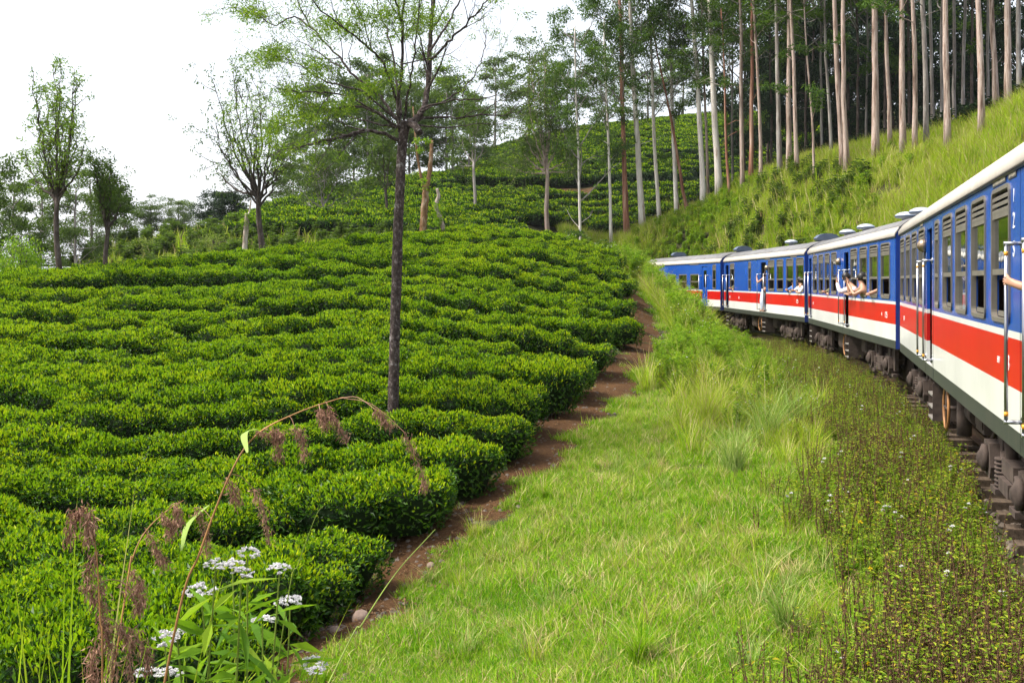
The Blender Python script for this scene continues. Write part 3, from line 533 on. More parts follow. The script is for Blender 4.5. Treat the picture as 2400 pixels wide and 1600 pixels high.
def coach(heading, joint_a, joint_b, label, wins, narrow, doors, lamps, hoods, mushrooms, small=(), closed_pane=(), texts=(), L=BODY_L, ladders=None, closed_doors=(), plates=(), white_to=5):
    """positions are metres from the coach's far end"""
    mid = (np.array(joint_a) + np.array(joint_b)) / 2; hx = np.array(joint_b) - np.array(joint_a); ang = math.atan2(hx[1], hx[0])
    root = empty('railway_coach', (mid[0], mid[1], 0), ang); tag(root, label, 'railway coach', 'coaches of the blue train')
    X = lambda s_: L / 2 - s_
    xa, xb, y = -L / 2, L / 2, HALF_W
    dh = [(X(a) if X(a) < X(b) else X(b), max(X(a), X(b)), Z_SK1 + 0.01, 3.22) for a, b in doors]
    wh = [(X(c) - WW / 2 + 0.03, X(c) + WW / 2 - 0.03, WZ0 + 0.03, WZ1 - 0.03) for c in wins] + [(X(c) - NW / 2 + 0.03, X(c) + NW / 2 - 0.03, WZ0 + 0.03, WZ1 - 0.03) for c in narrow] + [(X(c) - SW / 2 + 0.03, X(c) + SW / 2 - 0.03, SZ0 + 0.03, SZ1 - 0.03) for c in small]
    for nm, z0, z1, mt in (('solebar', Z_SK0, Z_SK1, 'skirt'), ('white_band', Z_SK1, Z_RED0, 'white'), ('red_band', Z_RED0, Z_STR0, 'red'), ('white_stripe', Z_STR0, Z_BLUE0, 'white'), ('blue_side', Z_BLUE0, Z_EAVE, 'blue')):
        hs = [] if nm == 'solebar' else dh + (wh if nm == 'blue_side' else [])
        for sg in (1, -1):
            me = wall_mesh(nm, xa, xb, z0, z1, hs if sg > 0 else (wh if nm == 'blue_side' else []), sg * y, sg * (y - 0.05), [M[mt], M['lining'] if nm != 'solebar' else M['under_dark']])
            linkobj(nm, me, root)
    # roof: cream cant, grey crown
    prof = [(y + 0.035, 3.40), (y + 0.03, 3.47), (y - 0.06, 3.60), (y - 0.22, 3.72), (y - 0.48, 3.82)]; top = [(y - 0.48, 3.822), (0.55, 3.90), (0, 3.925), (-0.55, 3.90), (-(y - 0.48), 3.822)]
    if white_to < 5: top = prof[white_to - 1:][:-1] + [(a, z) for a, z in top] + [(-a, z) for a, z in prof[white_to - 1:][:-1]][::-1]; prof = prof[:white_to]
    def sheet(pr, x0, x1, mt, nm, th=0.04, cuts=1):
        n = len(pr); xs = np.linspace(x0, x1, cuts + 1); V = [(xx, p[0], p[1]) for xx in xs for p in pr] + [(xx, p[0] * 0.985, p[1] - th) for xx in xs for p in pr]; K = n * (cuts + 1); F = []
        for c in range(cuts):
            for i in range(n - 1):
                a = c * n + i; F += [(a, a + n, a + n + 1, a + 1), (K + a, K + a + 1, K + a + n + 1, K + a + n)]
            F += [(c * n, K + c * n, K + c * n + n, c * n + n), (c * n + n - 1, c * n + 2 * n - 1, K + c * n + 2 * n - 1, K + c * n + n - 1)]
        for c in (0, cuts):
            for i in range(n - 1): a = c * n + i; F.append((a, a + 1, K + a + 1, K + a) if c == 0 else (a, K + a, K + a + 1, a + 1))
        b = MB(); b.add(V, F, 0, True); linkobj(nm, b.mesh(nm, M[mt]), root)
    sheet(prof, xa - 0.04, xb + 0.04, 'roof_cream', 'roof_cant'); sheet([(-a, z) for a, z in prof][::-1], xa - 0.04, xb + 0.04, 'roof_cream', 'roof_cant'); sheet(top, xa - 0.04, xb + 0.04, 'roof_grey', 'roof_crown')
    b = MB(); b.box(xa, xb, y + 0.005, y + 0.03, 3.375, 3.398); linkobj('rain_gutter', b.mesh('rain_gutter', M['under_dark']), root)
    # ends
    ep = [(-y + 0.01, Z_SK0), (y - 0.01, Z_SK0), (y - 0.01, 3.45), (y - 0.09, 3.58), (y - 0.25, 3.68), (0.55, 3.86), (0, 3.885), (-0.55, 3.86), (-y + 0.25, 3.68), (-y + 0.09, 3.58), (-y + 0.01, 3.45)]
    for sg in (-1, 1):
        b = MB(); x0 = sg * (L / 2 - 0.05); x1 = sg * (L / 2 + 0.012); b.prism(ep, min(x0, x1), max(x0, x1), 'x'); e = linkobj('end_wall', b.mesh('end_wall', M['end_blue']), root)
        xg = sg * (L / 2 + 0.012)
        b = MB(); b.box(min(xg, xg + sg * 0.3), max(xg, xg + sg * 0.3), -0.55, 0.55, 1.1, 3.1); linkobj('gangway', b.mesh('gangway', M['under_dark']), e)
        for zz in (1.35, 1.75, 2.15, 2.6, 3.0):
            b = MB(); b.tube([(xg, 1.15, zz), (xg + sg * 0.07, 1.15, zz)], 0.035, 8); linkobj('lamp_socket', b.mesh('lamp_socket', M['under_dark']), e)
    fl = MB(); fl.box(xa + 0.06, xb - 0.06, -y + 0.06, y - 0.06, Z_SK1 - 0.08, Z_SK1); linkobj('floor', fl.mesh('floor', M['floor']), root)
    # windows on the near side
    def put(me, nm, par, x, z=0.0, yy=y): o_ = linkobj(nm, me, par); o_.location = (x, yy, z); return o_
    for i, c in enumerate(wins):
        w = put(me_frame, 'window', root, X(c)); k = lambda me, nm, z: put(me, nm, w, 0, z, 0)
        for z in (3.07, 3.13, 3.19): k(me_slat, 'louvre_slat', z - 0.02)
        k(me_bar, 'sash_bar', 3.0); k(me_bar, 'sash_bar', 2.465); k(me_pane, 'pane', 0)
        if i in closed_pane: k(me_pane_low, 'pane', 0)
        k(me_guard, 'sill_rail', 0)
    for c in narrow:
        w = put(me_nframe, 'window', root, X(c))
        for z in (3.07, 3.13, 3.19): put(me_nslat, 'louvre_slat', w, 0, z - 0.02, 0)
        put(me_nbar, 'sash_bar', w, 0, 3.0, 0); put(me_nbar, 'sash_bar', w, 0, 2.465, 0); put(me_npane, 'pane', w, 0, 0, 0)
    for c in small:
        w = put(me_sframe, 'window', root, X(c)); put(me_sbar, 'sash_bar', w, 0, 0, 0); put(me_span, 'pane', w, 0, 0, 0); put(me_span2, 'pane', w, 0, 0, 0)
    for c in list(wins) + list(small):
        b = MB(); x = X(c) - 0.42
        for sy in (0.25, -1.30):
            b.prism([(x - 0.05, 1.112), (x + 0.05, 1.112), (x + 0.05, 1.5), (x + 0.40, 1.52), (x + 0.40, 1.60), (x + 0.06, 1.62), (x - 0.02, 2.42), (x - 0.09, 2.42)], sy, sy + 1.05, 'y')
        linkobj('seat', b.mesh('seat', M['seat']), root)
    # doorways with their handrails
    for i, (a, b_) in enumerate(doors):
        xl, xr = min(X(a), X(b_)), max(X(a), X(b_))
        for x in (xl - 0.10, xr + 0.10):
            p_ = put(me_pole, 'handrail', root, x)
            for z in (1.22, 2.72): put(me_brk, 'bracket', p_, 0, z, 0)
            put(me_band, 'amber_band', p_, 0, 1.27, 0); put(me_band, 'amber_band', p_, 0, 2.62, 0)
        if i in closed_doors:
            b = wall_mesh('door', xl + 0.012, xr - 0.012, Z_SK1 + 0.02, 3.21, [(xl + 0.22, xr - 0.22, 2.1, 3.0)], y - 0.03, y - 0.07, [M['blue'], M['lining']]); dd = linkobj('door', b, root)
            g_ = MB(); g_.box(xl + 0.215, xr - 0.215, y - 0.055, y - 0.047, 2.095, 3.005); linkobj('door_pane', g_.mesh('door_pane', M['glass']), dd)
        else:                                                                 # leaf folded back inside
            g_ = MB(); g_.box(xl + 0.03, xl + 0.07, y - 0.75, y - 0.10, Z_SK1 + 0.02, 3.18); linkobj('door', g_.mesh('door', M['frame']), root)
            g_ = MB(); g_.box(xl - 0.9, xr + 0.9, -0.25, -0.20, Z_SK1 + 0.01, 3.40); linkobj('partition', g_.mesh('partition', M['lining']), root)
        st = put(me_ladder, 'step_box', root, (xl + xr) / 2, 0, 0)
        for z in (0.285, 0.46, 0.65): put(me_tread, 'tread', st, 0, z, 0)
    for c in lamps:
        b = MB(); b.lathe([(0.10, 0), (0.115, 0.02), (0.10, 0.08), (0.06, 0.12), (0.01, 0.135)], 14, Matrix.Translation((X(c), y - 0.002, 2.98)) @ Matrix.Rotation(R(-90), 4, 'X')); linkobj('side_lamp', b.mesh('side_lamp', M['bronze']), root)
    for c in hoods: put(me_hood, 'roof_vent_hood', root, X(c), 3.905, 0)
    for c in mushrooms:
        v_ = put(me_mush, 'roof_vent', root, X(c), 3.88, 0.42); put(me_mrim, 'vent_rim', v_, 0, 0, 0)
    b = MB(); b.box(xa + 0.6, xa + 3.4, -0.28, 0.28, 3.90, 3.955); linkobj('roof_walkway', b.mesh('roof_walkway', M['roof_grey']), root)
    for s_ in sorted({q for d_ in doors for q in (min(d_) - 0.22, max(d_) + 0.22)} | {L * 0.5 - 0.1}):
        if 0.05 < s_ < L - 0.05:
            b = MB(); b.box(X(s_) - 0.004, X(s_) + 0.004, y + 0.0005, y + 0.0022, Z_SK0 + 0.02, 3.37)
            if not any(h[0] < X(s_) < h[1] for h in wh): linkobj('panel_seam', b.mesh('panel_seam', M['under_dark']), root)
    b = MB(); b.tube([(xa + 0.4, 1.24, 0.885), (xb - 0.4, 1.24, 0.885)], 0.028, 6); linkobj('brake_pipe', b.mesh('brake_pipe', M['under']), root)
    for q0, q1 in ((4.6, 6.9), (8.2, 10.3)):
        b = MB(); b.tube([(X(q0), 1.0, 0.86), (X((q0 + q1) / 2 - 0.4), 1.0, 0.48), (X((q0 + q1) / 2 + 0.4), 1.0, 0.48), (X(q1), 1.0, 0.86)], 0.03, 6); linkobj('truss_rod', b.mesh('truss_rod', M['under']), root)
    # running gear
    for c in (2.6, L - 2.6):
        bg = empty('bogie', (X(c), 0, 0), 0, root)
        for nm, (me, spots) in BOG.items():
            for q in spots: linkobj(nm, me, bg).location = q
    hw = put(me_hw, 'brake_handwheel', root, X(7.4), 0.58, 1.30); put(me_spoke, 'spokes', hw, 0, 0, 0)
    for x0, x1, y0, y1, z0, z1, nm in ((X(6.2), X(5.2), 0.55, 1.15, 0.42, 0.86, 'battery_box'), (X(9.6), X(8.9), 0.7, 1.1, 0.5, 0.9, 'equipment_box')):
        b = MB(); b.box(x0, x1, y0, y1, z0, z1); b.box(x0 + 0.05, x1 - 0.05, y0 + 0.1, y1 + 0.02, z0 + 0.06, z1 - 0.06); linkobj(nm, b.mesh(nm, M['under']), root)
    b = MB(); b.tube([(X(8.6), 0.95, 0.62), (X(7.8), 0.95, 0.62)], 0.19, 14); linkobj('air_tank', b.mesh('air_tank', M['under']), root)
    b = MB(); b.tube([(X(7.9), 1.12, 0.26), (X(7.9), 1.12, 0.90)], 0.10, 12); linkobj('brake_cylinder', b.mesh('brake_cylinder', M['under']), root)
    b = MB(); b.box(xa + 0.3, xb - 0.3, -0.9, 0.9, 0.80, 0.925); linkobj('underframe', b.mesh('underframe', M['under_dark']), root)
    for s_, z_, txt, sz in texts:
        q = linkobj('lettering', text_mesh(txt, sz, M['lettering']), root); q.matrix_local = Matrix.Translation((X(s_), y + 0.0035, z_)) @ FACE
    for s_, w_ in plates:
        b = MB(); b.box(X(s_) - w_ / 2, X(s_) + w_ / 2, y + 0.002, y + 0.008, 3.315, 3.37); pl = linkobj('name_plate', b.mesh('name_plate', M['plate']), root)
        b = MB(); rr = random.Random(int(s_ * 10)); x = X(s_) - w_ / 2 + 0.03
        while x < X(s_) + w_ / 2 - 0.05: ww = rr.uniform(0.015, 0.035); b.box(x, x + ww, y + 0.0085, y + 0.0095, 3.327 + rr.uniform(0, .008), 3.355 + rr.uniform(-.006, .006)); x += ww + 0.014
        linkobj('plate_lettering', b.mesh('plate_lettering', M['plate_mark']), pl)
    return root, X
JJ = {k: (JOINT[2 + i], JOINT[3 + i]) for i, k in enumerate((1, 2, 3, 4, 5))}
c1, X1 = coach(16.2, *JJ[1], 'nearest blue coach with red and white bands, cut off by the picture edge', [0.78, 2.2, 3.6, 5.03, 8.7, 10.12, 11.56, 13.0], [7.4], [(5.82, 6.62), (14.2, 14.82)], [5.62], [], [], closed_pane=(5,),
               texts=[(1.15, 1.62, '168', 0.13), (13.35, 1.60, '88', 0.20), (12.85, 1.63, '510', 0.09), (13.68, 3.10, '1', 0.17), (13.68, 2.87, '2', 0.2), (13.68, 2.62, 'S', 0.2)], plates=[(12.9, 0.75), (13.62, 0.4), (5.0, 0.5)])
c2, X2 = coach(8.6, *JJ[2], 'second blue coach back from the picture edge, with two passengers leaning out', [1.85, 3.27, 4.68, 6.08, 9.6, 11.02, 12.42, 13.83], [], [(0.12, 0.85), (7.9, 8.7)], [7.2], [13.9], [2.2, 5.6, 11.2, 12.8],
               texts=[(0.9 + 0.45, 1.62, '521', 0.12), (13.9, 1.58, '125', 0.2), (13.4, 1.62, 'SL', 0.1)], white_to=3, plates=[(1.6, 0.4)])
c3, X3 = coach(0.2, *JJ[3], 'third blue coach with a blank panel and a passenger standing in its doorway', [2.05, 9.9, 11.35, 12.85, 14.3], [5.9], [(0.4, 1.15), (8.0, 8.95)], [10.0 - 0.75], [12.8], [9.2],
               texts=[(1.5, 1.60, '521', 0.16), (3.6, 1.60, 'S12', 0.16), (13.9, 1.60, '125', 0.2)], white_to=3, plates=[(9.2, 0.9), (13.4, 0.9)])
_n4 = [0.92, 4.25, 6.4, 8.5, 10.6, 12.7]; _L = BODY_L
c4, X4 = coach(-8, *JJ[4], 'farthest visible blue coach with low two-pane windows and a closed door', [], [_L - 0.92], [(_L - 3.0, _L - 2.05)], [], [_L - 0.6, 3.0], [], small=[_L - v for v in _n4[1:]], closed_doors=(0,),
               texts=[(_L - 3.75, 1.60, '563', 0.2), (_L - 2.5, 1.60, '1', 0.2)], white_to=3, plates=[(_L - 4.3, 1.6)])
e2 = [o_ for o_ in c2.children if o_.name.startswith('end_wall')][0]
q = linkobj('lettering', text_mesh('BROAD GAUGE', 0.075, M['lettering']), e2); q.matrix_local = Matrix.Translation((-BODY_L / 2 - 0.016, 0.98, 2.28)) @ Matrix(((0, 0, -1, 0), (-1, 0, 0, 0), (0, 1, 0, 0), (0, 0, 0, 1)))
q = linkobj('lettering', text_mesh('CONNECT', 0.075, M['lettering']), e2); q.matrix_local = Matrix.Translation((-BODY_L / 2 - 0.016, 0.92, 2.17)) @ Matrix(((0, 0, -1, 0), (-1, 0, 0, 0), (0, 1, 0, 0), (0, 0, 0, 1)))
# ------------------------------------------------------------------ tea
ORD = ['first', 'second', 'third', 'fourth', 'fifth', 'sixth', 'seventh', 'eighth', 'ninth', 'tenth', 'eleventh', 'twelfth', 'thirteenth', 'fourteenth', 'fifteenth', 'sixteenth', 'seventeenth', 'eighteenth', 'nineteenth', 'twentieth',
       'twenty-first', 'twenty-second', 'twenty-third', 'twenty-fourth', 'twenty-fifth', 'twenty-sixth', 'twenty-seventh', 'twenty-eighth', 'twenty-ninth', 'thirtieth', 'thirty-first', 'thirty-second', 'thirty-third', 'thirty-fourth', 'thirty-fifth', 'thirty-sixth', 'thirty-seventh', 'thirty-eighth', 'thirty-ninth', 'fortieth']
def lump(th, ph, k): return 1 + 0.05 * np.sin(2 * th + ph) + 0.05 * np.sin(3 * th + 2.1 * ph + k) + 0.05 * np.sin(5 * th - ph + 2 * k)
def bush_surface(n, rng, ph, top, Rx=0.74, Ry=0.55, h=0.84):
    th = rng.uniform(0, 2 * math.pi, n)
    if top: u = np.sqrt(rng.uniform(0, 1, n)); z = h * (1 - 0.13 * u ** 5) ; rad = u * 0.97
    else: v = rng.uniform(0, 1, n) ** 0.8; z = h * (0.14 + 0.80 * v); rad = 0.80 + 0.22 * np.sin(v * 2.3)
    lp = lump(th, ph, 1.0)
    x = Rx * rad * lp * np.cos(th); y = Ry * rad * lp * np.sin(th)
    z = z + 0.045 * np.sin(x * 9 + ph) + 0.045 * np.sin(y * 8 + 2 * ph + x * 4)
    nrm = np.stack([np.cos(th) * (0.25 + 0.5 * rad if top else 1.0), np.sin(th) * (0.25 + 0.5 * rad if top else 1.0), np.full(n, 1.3 if top else 0.35)], -1)
    return np.stack([x, y, z], -1), unit(nrm)
def tea_meshes(seed, n_top=950, n_side=1150, n_young=1100, sc=1.0):
    rng = np.random.default_rng(seed); ph = seed * 1.7
    b = MB()
    for n, top in ((n_top, True), (n_side, False)):
        p, nr = bush_surface(n, rng, ph, top); p += nr * (rng.normal(0, 0.035, n) - 0.02)[:, None]
        d = unit(nr * 0.55 + rng.normal(size=(n, 3)) * 0.75 + np.array((0, 0, 0.15))); leaves(b, p, d, unit(nr + rng.normal(size=(n, 3)) * 0.5), rng.uniform(0.06, 0.105, n) * sc, rng.uniform(0.028, 0.044, n) * sc, 0)
    a = np.linspace(0, 2 * math.pi, 13)[:-1]; V = []                                    # dark dome added under the leaves to block light and see-through
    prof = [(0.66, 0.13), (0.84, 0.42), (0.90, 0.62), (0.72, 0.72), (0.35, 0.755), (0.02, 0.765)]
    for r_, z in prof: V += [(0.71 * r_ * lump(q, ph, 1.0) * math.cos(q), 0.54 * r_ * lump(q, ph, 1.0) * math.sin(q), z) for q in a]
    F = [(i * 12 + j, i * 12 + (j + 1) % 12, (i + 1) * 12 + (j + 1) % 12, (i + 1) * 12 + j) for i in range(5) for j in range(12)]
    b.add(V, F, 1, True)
    y = MB(); p, nr = bush_surface(n_young, rng, ph, True); p += np.array((0, 0, 1)) * rng.normal(0.01, 0.03, len(p))[:, None]
    k = n_young // 5; q, nq = bush_surface(k, rng, ph, False); m_ = q[:, 2] > 0.5; p = np.vstack([p, q[m_]]); nr = np.vstack([nr, nq[m_]])
    d = unit(np.array((0, 0, 0.8)) + nr * 0.4 + rng.normal(size=(len(p), 3)) * 0.5); leaves(y, p, d, unit(rng.normal(size=(len(p), 3)) + np.array((0, 0, 0.6))), rng.uniform(0.05, 0.085, len(p)) * sc, rng.uniform(0.02, 0.034, len(p)) * sc, 0)
    s_ = MB()
    for k in range(7):
        q = rng.uniform(0, 6.28); r0 = 0.10 * rng.uniform(0.2, 1); r1 = rng.uniform(0.25, 0.5)
        s_.tube([(r0 * math.cos(q), r0 * math.sin(q), -0.12), (0.6 * r1 * math.cos(q + .3), 0.6 * r1 * math.sin(q + .3), 0.2), (r1 * math.cos(q), r1 * math.sin(q), 0.5)], [0.022, 0.016, 0.009], 5)
    return b.mesh('tea_bush', [M['tea_old'], M['tea_core']]), y.mesh('young_shoots', [M['tea_young']]), s_.mesh('stems', [M['tea_stem']])
TEAV = [tea_meshes(s_) for s_ in (1, 2, 3, 4, 5, 6)]
def join_meshes(name, mes):
    mats = []; b = MB()
    for me in mes:
        V = np.zeros(len(me.vertices) * 3); me.vertices.foreach_get('co', V); n0 = b.n; b.V.append(V.reshape(-1, 3)); b.n += len(me.vertices)
        off = len(mats); mats += list(me.materials); ls = np.zeros(len(me.polygons), int); lt = ls.copy(); mi = ls.copy(); vi = np.zeros(len(me.loops), int)
        me.polygons.foreach_get('loop_start', ls); me.polygons.foreach_get('loop_total', lt); me.polygons.foreach_get('material_index', mi); me.loops.foreach_get('vertex_index', vi)
        for tt in np.unique(lt):
            for mm in np.unique(mi[lt == tt]):
                k = (lt == tt) & (mi == mm); b.F.append((vi[ls[k][:, None] + np.arange(tt)] + n0, mm + off, False))
    return b.mesh(name, mats)
rng = np.random.default_rng(77); rows_ = []; y0 = 6.6; k = 0
while y0 < 56:
    ph = rng.uniform(0, 6.28); hscale = rng.uniform(0.9, 1.12); x = -0.60 * y0 - 4
    brk = rng.uniform(0, 1) < 0.3; xb = rng.uniform(-0.35 * y0, 0.1 * y0)
    while x < 9:
        yy = y0 + 0.6 * math.sin(x * 0.12) + 0.35 * math.sin(x * 0.21 + ph) + 0.2 * math.sin(x * 0.7 + 2 * ph) + rng.normal() * 0.1 + (0.35 if brk and x > xb else 0)
        wl = np.interp(yy, [9, 13, 18, 23, 30, 40, 50, 56], [0.7, 0.6, 0.55, 0.6, 0.8, 0.9, 0.75, 0.75])
        if x > pathx(yy) - (wl + 0.02 + 0.22 * math.sin(k * 2.3)) / max(0.25, np.interp(yy, PC[:, 1], _pt[:, 1])): break
        if rng.uniform() > 0.025: rows_.append((x, yy, k, hscale * (1 + 0.07 * math.sin(x * 0.8 + ph) + 0.04 * math.sin(x * 1.9 - ph)) * rng.uniform(0.93, 1.07), rng.uniform(0.92, 1.12), rng.integers(0, 6)))
        x += rng.uniform(0.74, 0.92)
    y0 += rng.choice([1.06, 1.16, 1.28, 1.48], p=[.3, .3, .25, .15]); k += 1
B = np.array(rows_, float); bz = H(B[:, 0], B[:, 1]); bpx = CX + FPX * B[:, 0] / B[:, 1]; bpy_ = HOR - FPX * (bz + 0.8 - CAMZ) / B[:, 1]
TREESPOTS = [(P(922, 945, 20.0)[0], 20.0)]
ok = (bpx > -260) & (bpx < 2500) & (bpy_ < 1720)
for tx, ty in TREESPOTS: ok &= ~((np.abs(B[:, 0] - tx) < 0.42) & (B[:, 1] > ty - 0.75) & (B[:, 1] < ty + 0.45))
B, bz, bpx, bpy_ = B[ok], bz[ok], bpx[ok], bpy_[ok]
inview = (bpx > -30) & (bpy_ < 1610) & (bpy_ > 400); order = np.argsort(np.where(inview, B[:, 1], 1e6)); near = np.zeros(len(B), bool); near[order[:300]] = True
krow0 = int(B[near][:, 2].min())
rank = {}
for i in sorted(np.where(near)[0], key=lambda q: -B[q, 0]):
    x, yy, kk, hs, ws, v = B[i]; me = TEAV[int(v)]; o_ = linkobj('tea_bush', me[0]); o_.location = (x, yy, bz[i] - 0.03); o_.rotation_euler = (0, 0, rng.uniform(-0.25, 0.25) + (math.pi if rng.uniform() < 0.5 else 0)); o_.scale = (ws, ws * rng.uniform(0.95, 1.08), hs)
    linkobj('young_shoots', me[1], o_); linkobj('stems', me[2], o_)
    rank[kk] = rank.get(kk, -1) + 1
    for ch in o_.children: tag(ch, kind='stuff')
    tag(o_, '%s tea bush from the path in the %s hedge row above the bottom corner' % (ORD[rank[kk]], ORD[int(kk) - krow0]), 'tea bush', 'tea bushes in the nearer hedge rows')
TEAJ = [join_meshes('tea_bush_joined', me[:2]) for me in TEAV]
r_ = ~near
scatter('tea_field', TEAJ, np.stack([B[r_, 0], B[r_, 1], bz[r_] - 0.03], -1), np.stack([B[r_, 4], B[r_, 4], B[r_, 3]], -1), rng.uniform(-0.25, 0.25, r_.sum()) + math.pi * rng.integers(0, 2, r_.sum()), 'far rows of clipped tea covering the top of the knoll', vid=B[r_, 5].astype(int))
# tea on the far hillside
def tea_far(seed):
    a, y_, _ = tea_meshes(seed, 180, 140, 130, 2.1); return join_meshes('far_tea', [a, y_])
TEAF = [tea_far(s_) for s_ in (11, 12, 13, 14)]
far = []; y0 = 70.0; k = 0
while y0 < 165:
    ph = rng.uniform(0, 6.28); x = -0.27 * y0
    while x < 0.32 * y0 + 4:
        yy = y0 + 1.6 * math.sin(x * 0.09 + ph * 0.3) + 0.5 * math.sin(x * 0.4 + ph) + rng.normal() * 0.1
        far.append((x, yy)); x += rng.uniform(0.85, 1.15) * (1.5 if rng.uniform() < 0.06 else 1)
    y0 += rng.uniform(1.45, 2.0); k += 1
FB = np.array(far); fz = H(FB[:, 0], FB[:, 1]); fpx = CX + FPX * FB[:, 0] / FB[:, 1]; fpy = HOR - FPX * (fz - CAMZ) / FB[:, 1]; ftd = track_dist(FB[:, 0], FB[:, 1])
ROADPX = [(1000, 462, 100), (1080, 462, 101), (1200, 456, 102), (1350, 452, 102.5), (1500, 450, 103), (1650, 452, 104), (1800, 445, 105)]
RC = catmull(np.array([P(*q)[:2] for q in ROADPX]), 10); froad = FB[:, 1] - np.interp(FB[:, 0], RC[:, 0], RC[:, 1])
ok = (fpx > 560) & (fpx < 1990) & (ftd < 200) & ~((np.abs(froad) < 1.7) & (fpx > 1010)) & (np.abs(ftd) > 6) & ((fpx < 1500) | (FB[:, 1] > 90))
FB, fz = FB[ok], fz[ok]
scatter('far_tea_field', TEAF, np.stack([FB[:, 0], FB[:, 1], fz], -1), rng.uniform(1.1, 1.5, len(FB)), rng.uniform(0, 6.28, len(FB)), 'terraced rows of tea on the hillside beyond the knoll')
M['bank'] = simple('bare reddish bank', (0.060, 0.034, 0.016), 0.95, 0.1, 0, 0.5, 0.35, 0, 0, None, (0.5, (0.05, 0.07, 0.015), 1.0))
V = []
for wv in np.linspace(-1.1, 1.3, 6): V.append(np.stack([RC[:, 0], RC[:, 1] + wv, H(RC[:, 0], RC[:, 1] + wv) + 0.12], -1))
V = np.stack(V, 1); _i, _j = np.meshgrid(np.arange(len(RC) - 1), np.arange(5), indexing='ij'); mb = MB()
mb.add(V.reshape(-1, 3), np.stack([_i * 6 + _j, (_i + 1) * 6 + _j, (_i + 1) * 6 + _j + 1, _i * 6 + _j + 1], -1).reshape(-1, 4), 0, True); tag(mb.build('hillside_road', M['bank']), kind='structure')

# ------------------------------------------------------------------ grasses and weeds (stuff)
def tuft(seed, n, Hh, rad, lean, wid, mat, segs=3, flat=0, straw=0, strawmat=None):
    rg = np.random.default_rng(seed); b = MB(); a = rg.uniform(0, 6.28, n); r_ = rad * np.sqrt(rg.uniform(0, 1, n))
    blades(b, np.stack([r_ * np.cos(a), r_ * np.sin(a), np.full(n, -0.02)], -1), rg.uniform(0.5, 1.1, n) * Hh, rg.uniform(0.2, 1.0, n) * lean, rg.uniform(0.7, 1.3, n) * wid, rg, segs, 0)
    if straw:
        a = rg.uniform(0, 6.28, straw); r_ = rad * rg.uniform(0, 1, straw); blades(b, np.stack([r_ * np.cos(a), r_ * np.sin(a), np.zeros(straw)], -1), rg.uniform(0.7, 1.4, straw) * Hh, rg.uniform(0.2, 1.2, straw) * lean, wid * 0.8, rg, segs, 1)
    if flat:
        a = rg.uniform(0, 6.28, flat); r_ = rad * np.sqrt(rg.uniform(0, 1, flat)); p = np.stack([r_ * np.cos(a), r_ * np.sin(a), rg.uniform(0.01, 0.6, flat) * Hh], -1)
        leaves(b, p, unit(np.stack([np.cos(a + 1), np.sin(a + 1), rg.uniform(-0.2, 0.6, flat)], -1)), np.tile((0, 0, 1.0), (flat, 1)) + rg.normal(size=(flat, 3)) * .3, rg.uniform(0.6, 1.2, flat) * Hh * 0.35, Hh * 0.2, 0)
    return b.mesh('tuft_%d' % seed, [mat, strawmat or M['dry_straw']])
M['grass_dark'] = leaf_mat('broad dark ground leaves', [(0.0, (0.030, 0.100, 0.008)), (0.6, (0.085, 0.210, 0.012)), (1.0, (0.20, 0.33, 0.02))], 0.3, 0.5, 0.3)
GR = [tuft(20 + k, 34, 0.12, 0.13, 0.9, 0.010, M['grass'], 3, 2, 2) for k in range(4)] + [tuft(30 + k, 22, 0.17, 0.12, 0.8, 0.009, M['grass'], 3, 0, 2) for k in range(2)]
def region(n, x0, x1, ya, yb, power=1.0):
    u = rng.uniform(0, 1, n); yy = ya * (yb / ya) ** u if power == 1.0 else rng.uniform(ya, yb, n); return rng.uniform(x0, x1, n), yy
def visible(x, y, z, m=150): px = CX + FPX * x / y; py = HOR - FPX * (z - CAMZ) / y; return (px > -m) & (px < 2400 + m) & (py < 1600 + m * 2) & (py > -m)
x, y = region(150000, -6, 13, 5.0, 60); z = H(x, y); po = path_off(x, y); td = track_dist(x, y)
wl = np.interp(y, PC[:, 1], _wl); edge = 0.25 * np.sin(y * 1.7) + 0.2 * np.sin(y * 4.1 + 1)
ok = visible(x, y, z) & (po > wl * 0.85 + edge) & (td < -1.7); x, y, z, po = x[ok], y[ok], z[ok], po[ok]
keep = rng.uniform(0, 1, len(x)) < np.interp(y, [6, 15, 30, 60], [1, 1, 0.8, 0.6]); x, y, z, po = x[keep], y[keep], z[keep], po[keep]
lumpy = 0.5 + 0.5 * np.clip(0.55 * np.sin(x * 2.1 + 1.3 * np.sin(y * 1.1)) + 0.45 * np.sin(y * 2.7 + x * 1.4) + 0.35 * np.sin(x * 5.3 - y * 4.1), -1, 1)
scatter('meadow_grass', GR, np.stack([x, y, z], -1), rng.uniform(0.6, 1.25, len(x)) * (0.62 + 0.75 * lumpy) * np.interp(y, [5, 15, 40], [0.9, 1.1, 1.9]), rng.uniform(0, 6.28, len(x)), 'short bright green grass on the slope below the track')
print('meadow', len(x))
tt = rng.uniform(0, 1, len(x)) < 0.022 * np.where(np.sin(x * 1.1 + y * 0.6) + np.sin(y * 0.9 - x * 0.7) > 0.2, 1.0, 0.2)
MT = [tuft(95, 60, 0.34, 0.10, 0.9, 0.008, M['clump_grass'], 4, 0, 6), tuft(96, 70, 0.30, 0.12, 0.9, 0.008, M['grass'], 4, 0, 10), tuft(97, 30, 0.20, 0.16, 1.3, 0.008, M['grass'], 4, 0, 50), tuft(98, 40, 0.42, 0.10, 0.8, 0.008, M['tall_grass'], 4, 0, 14)]
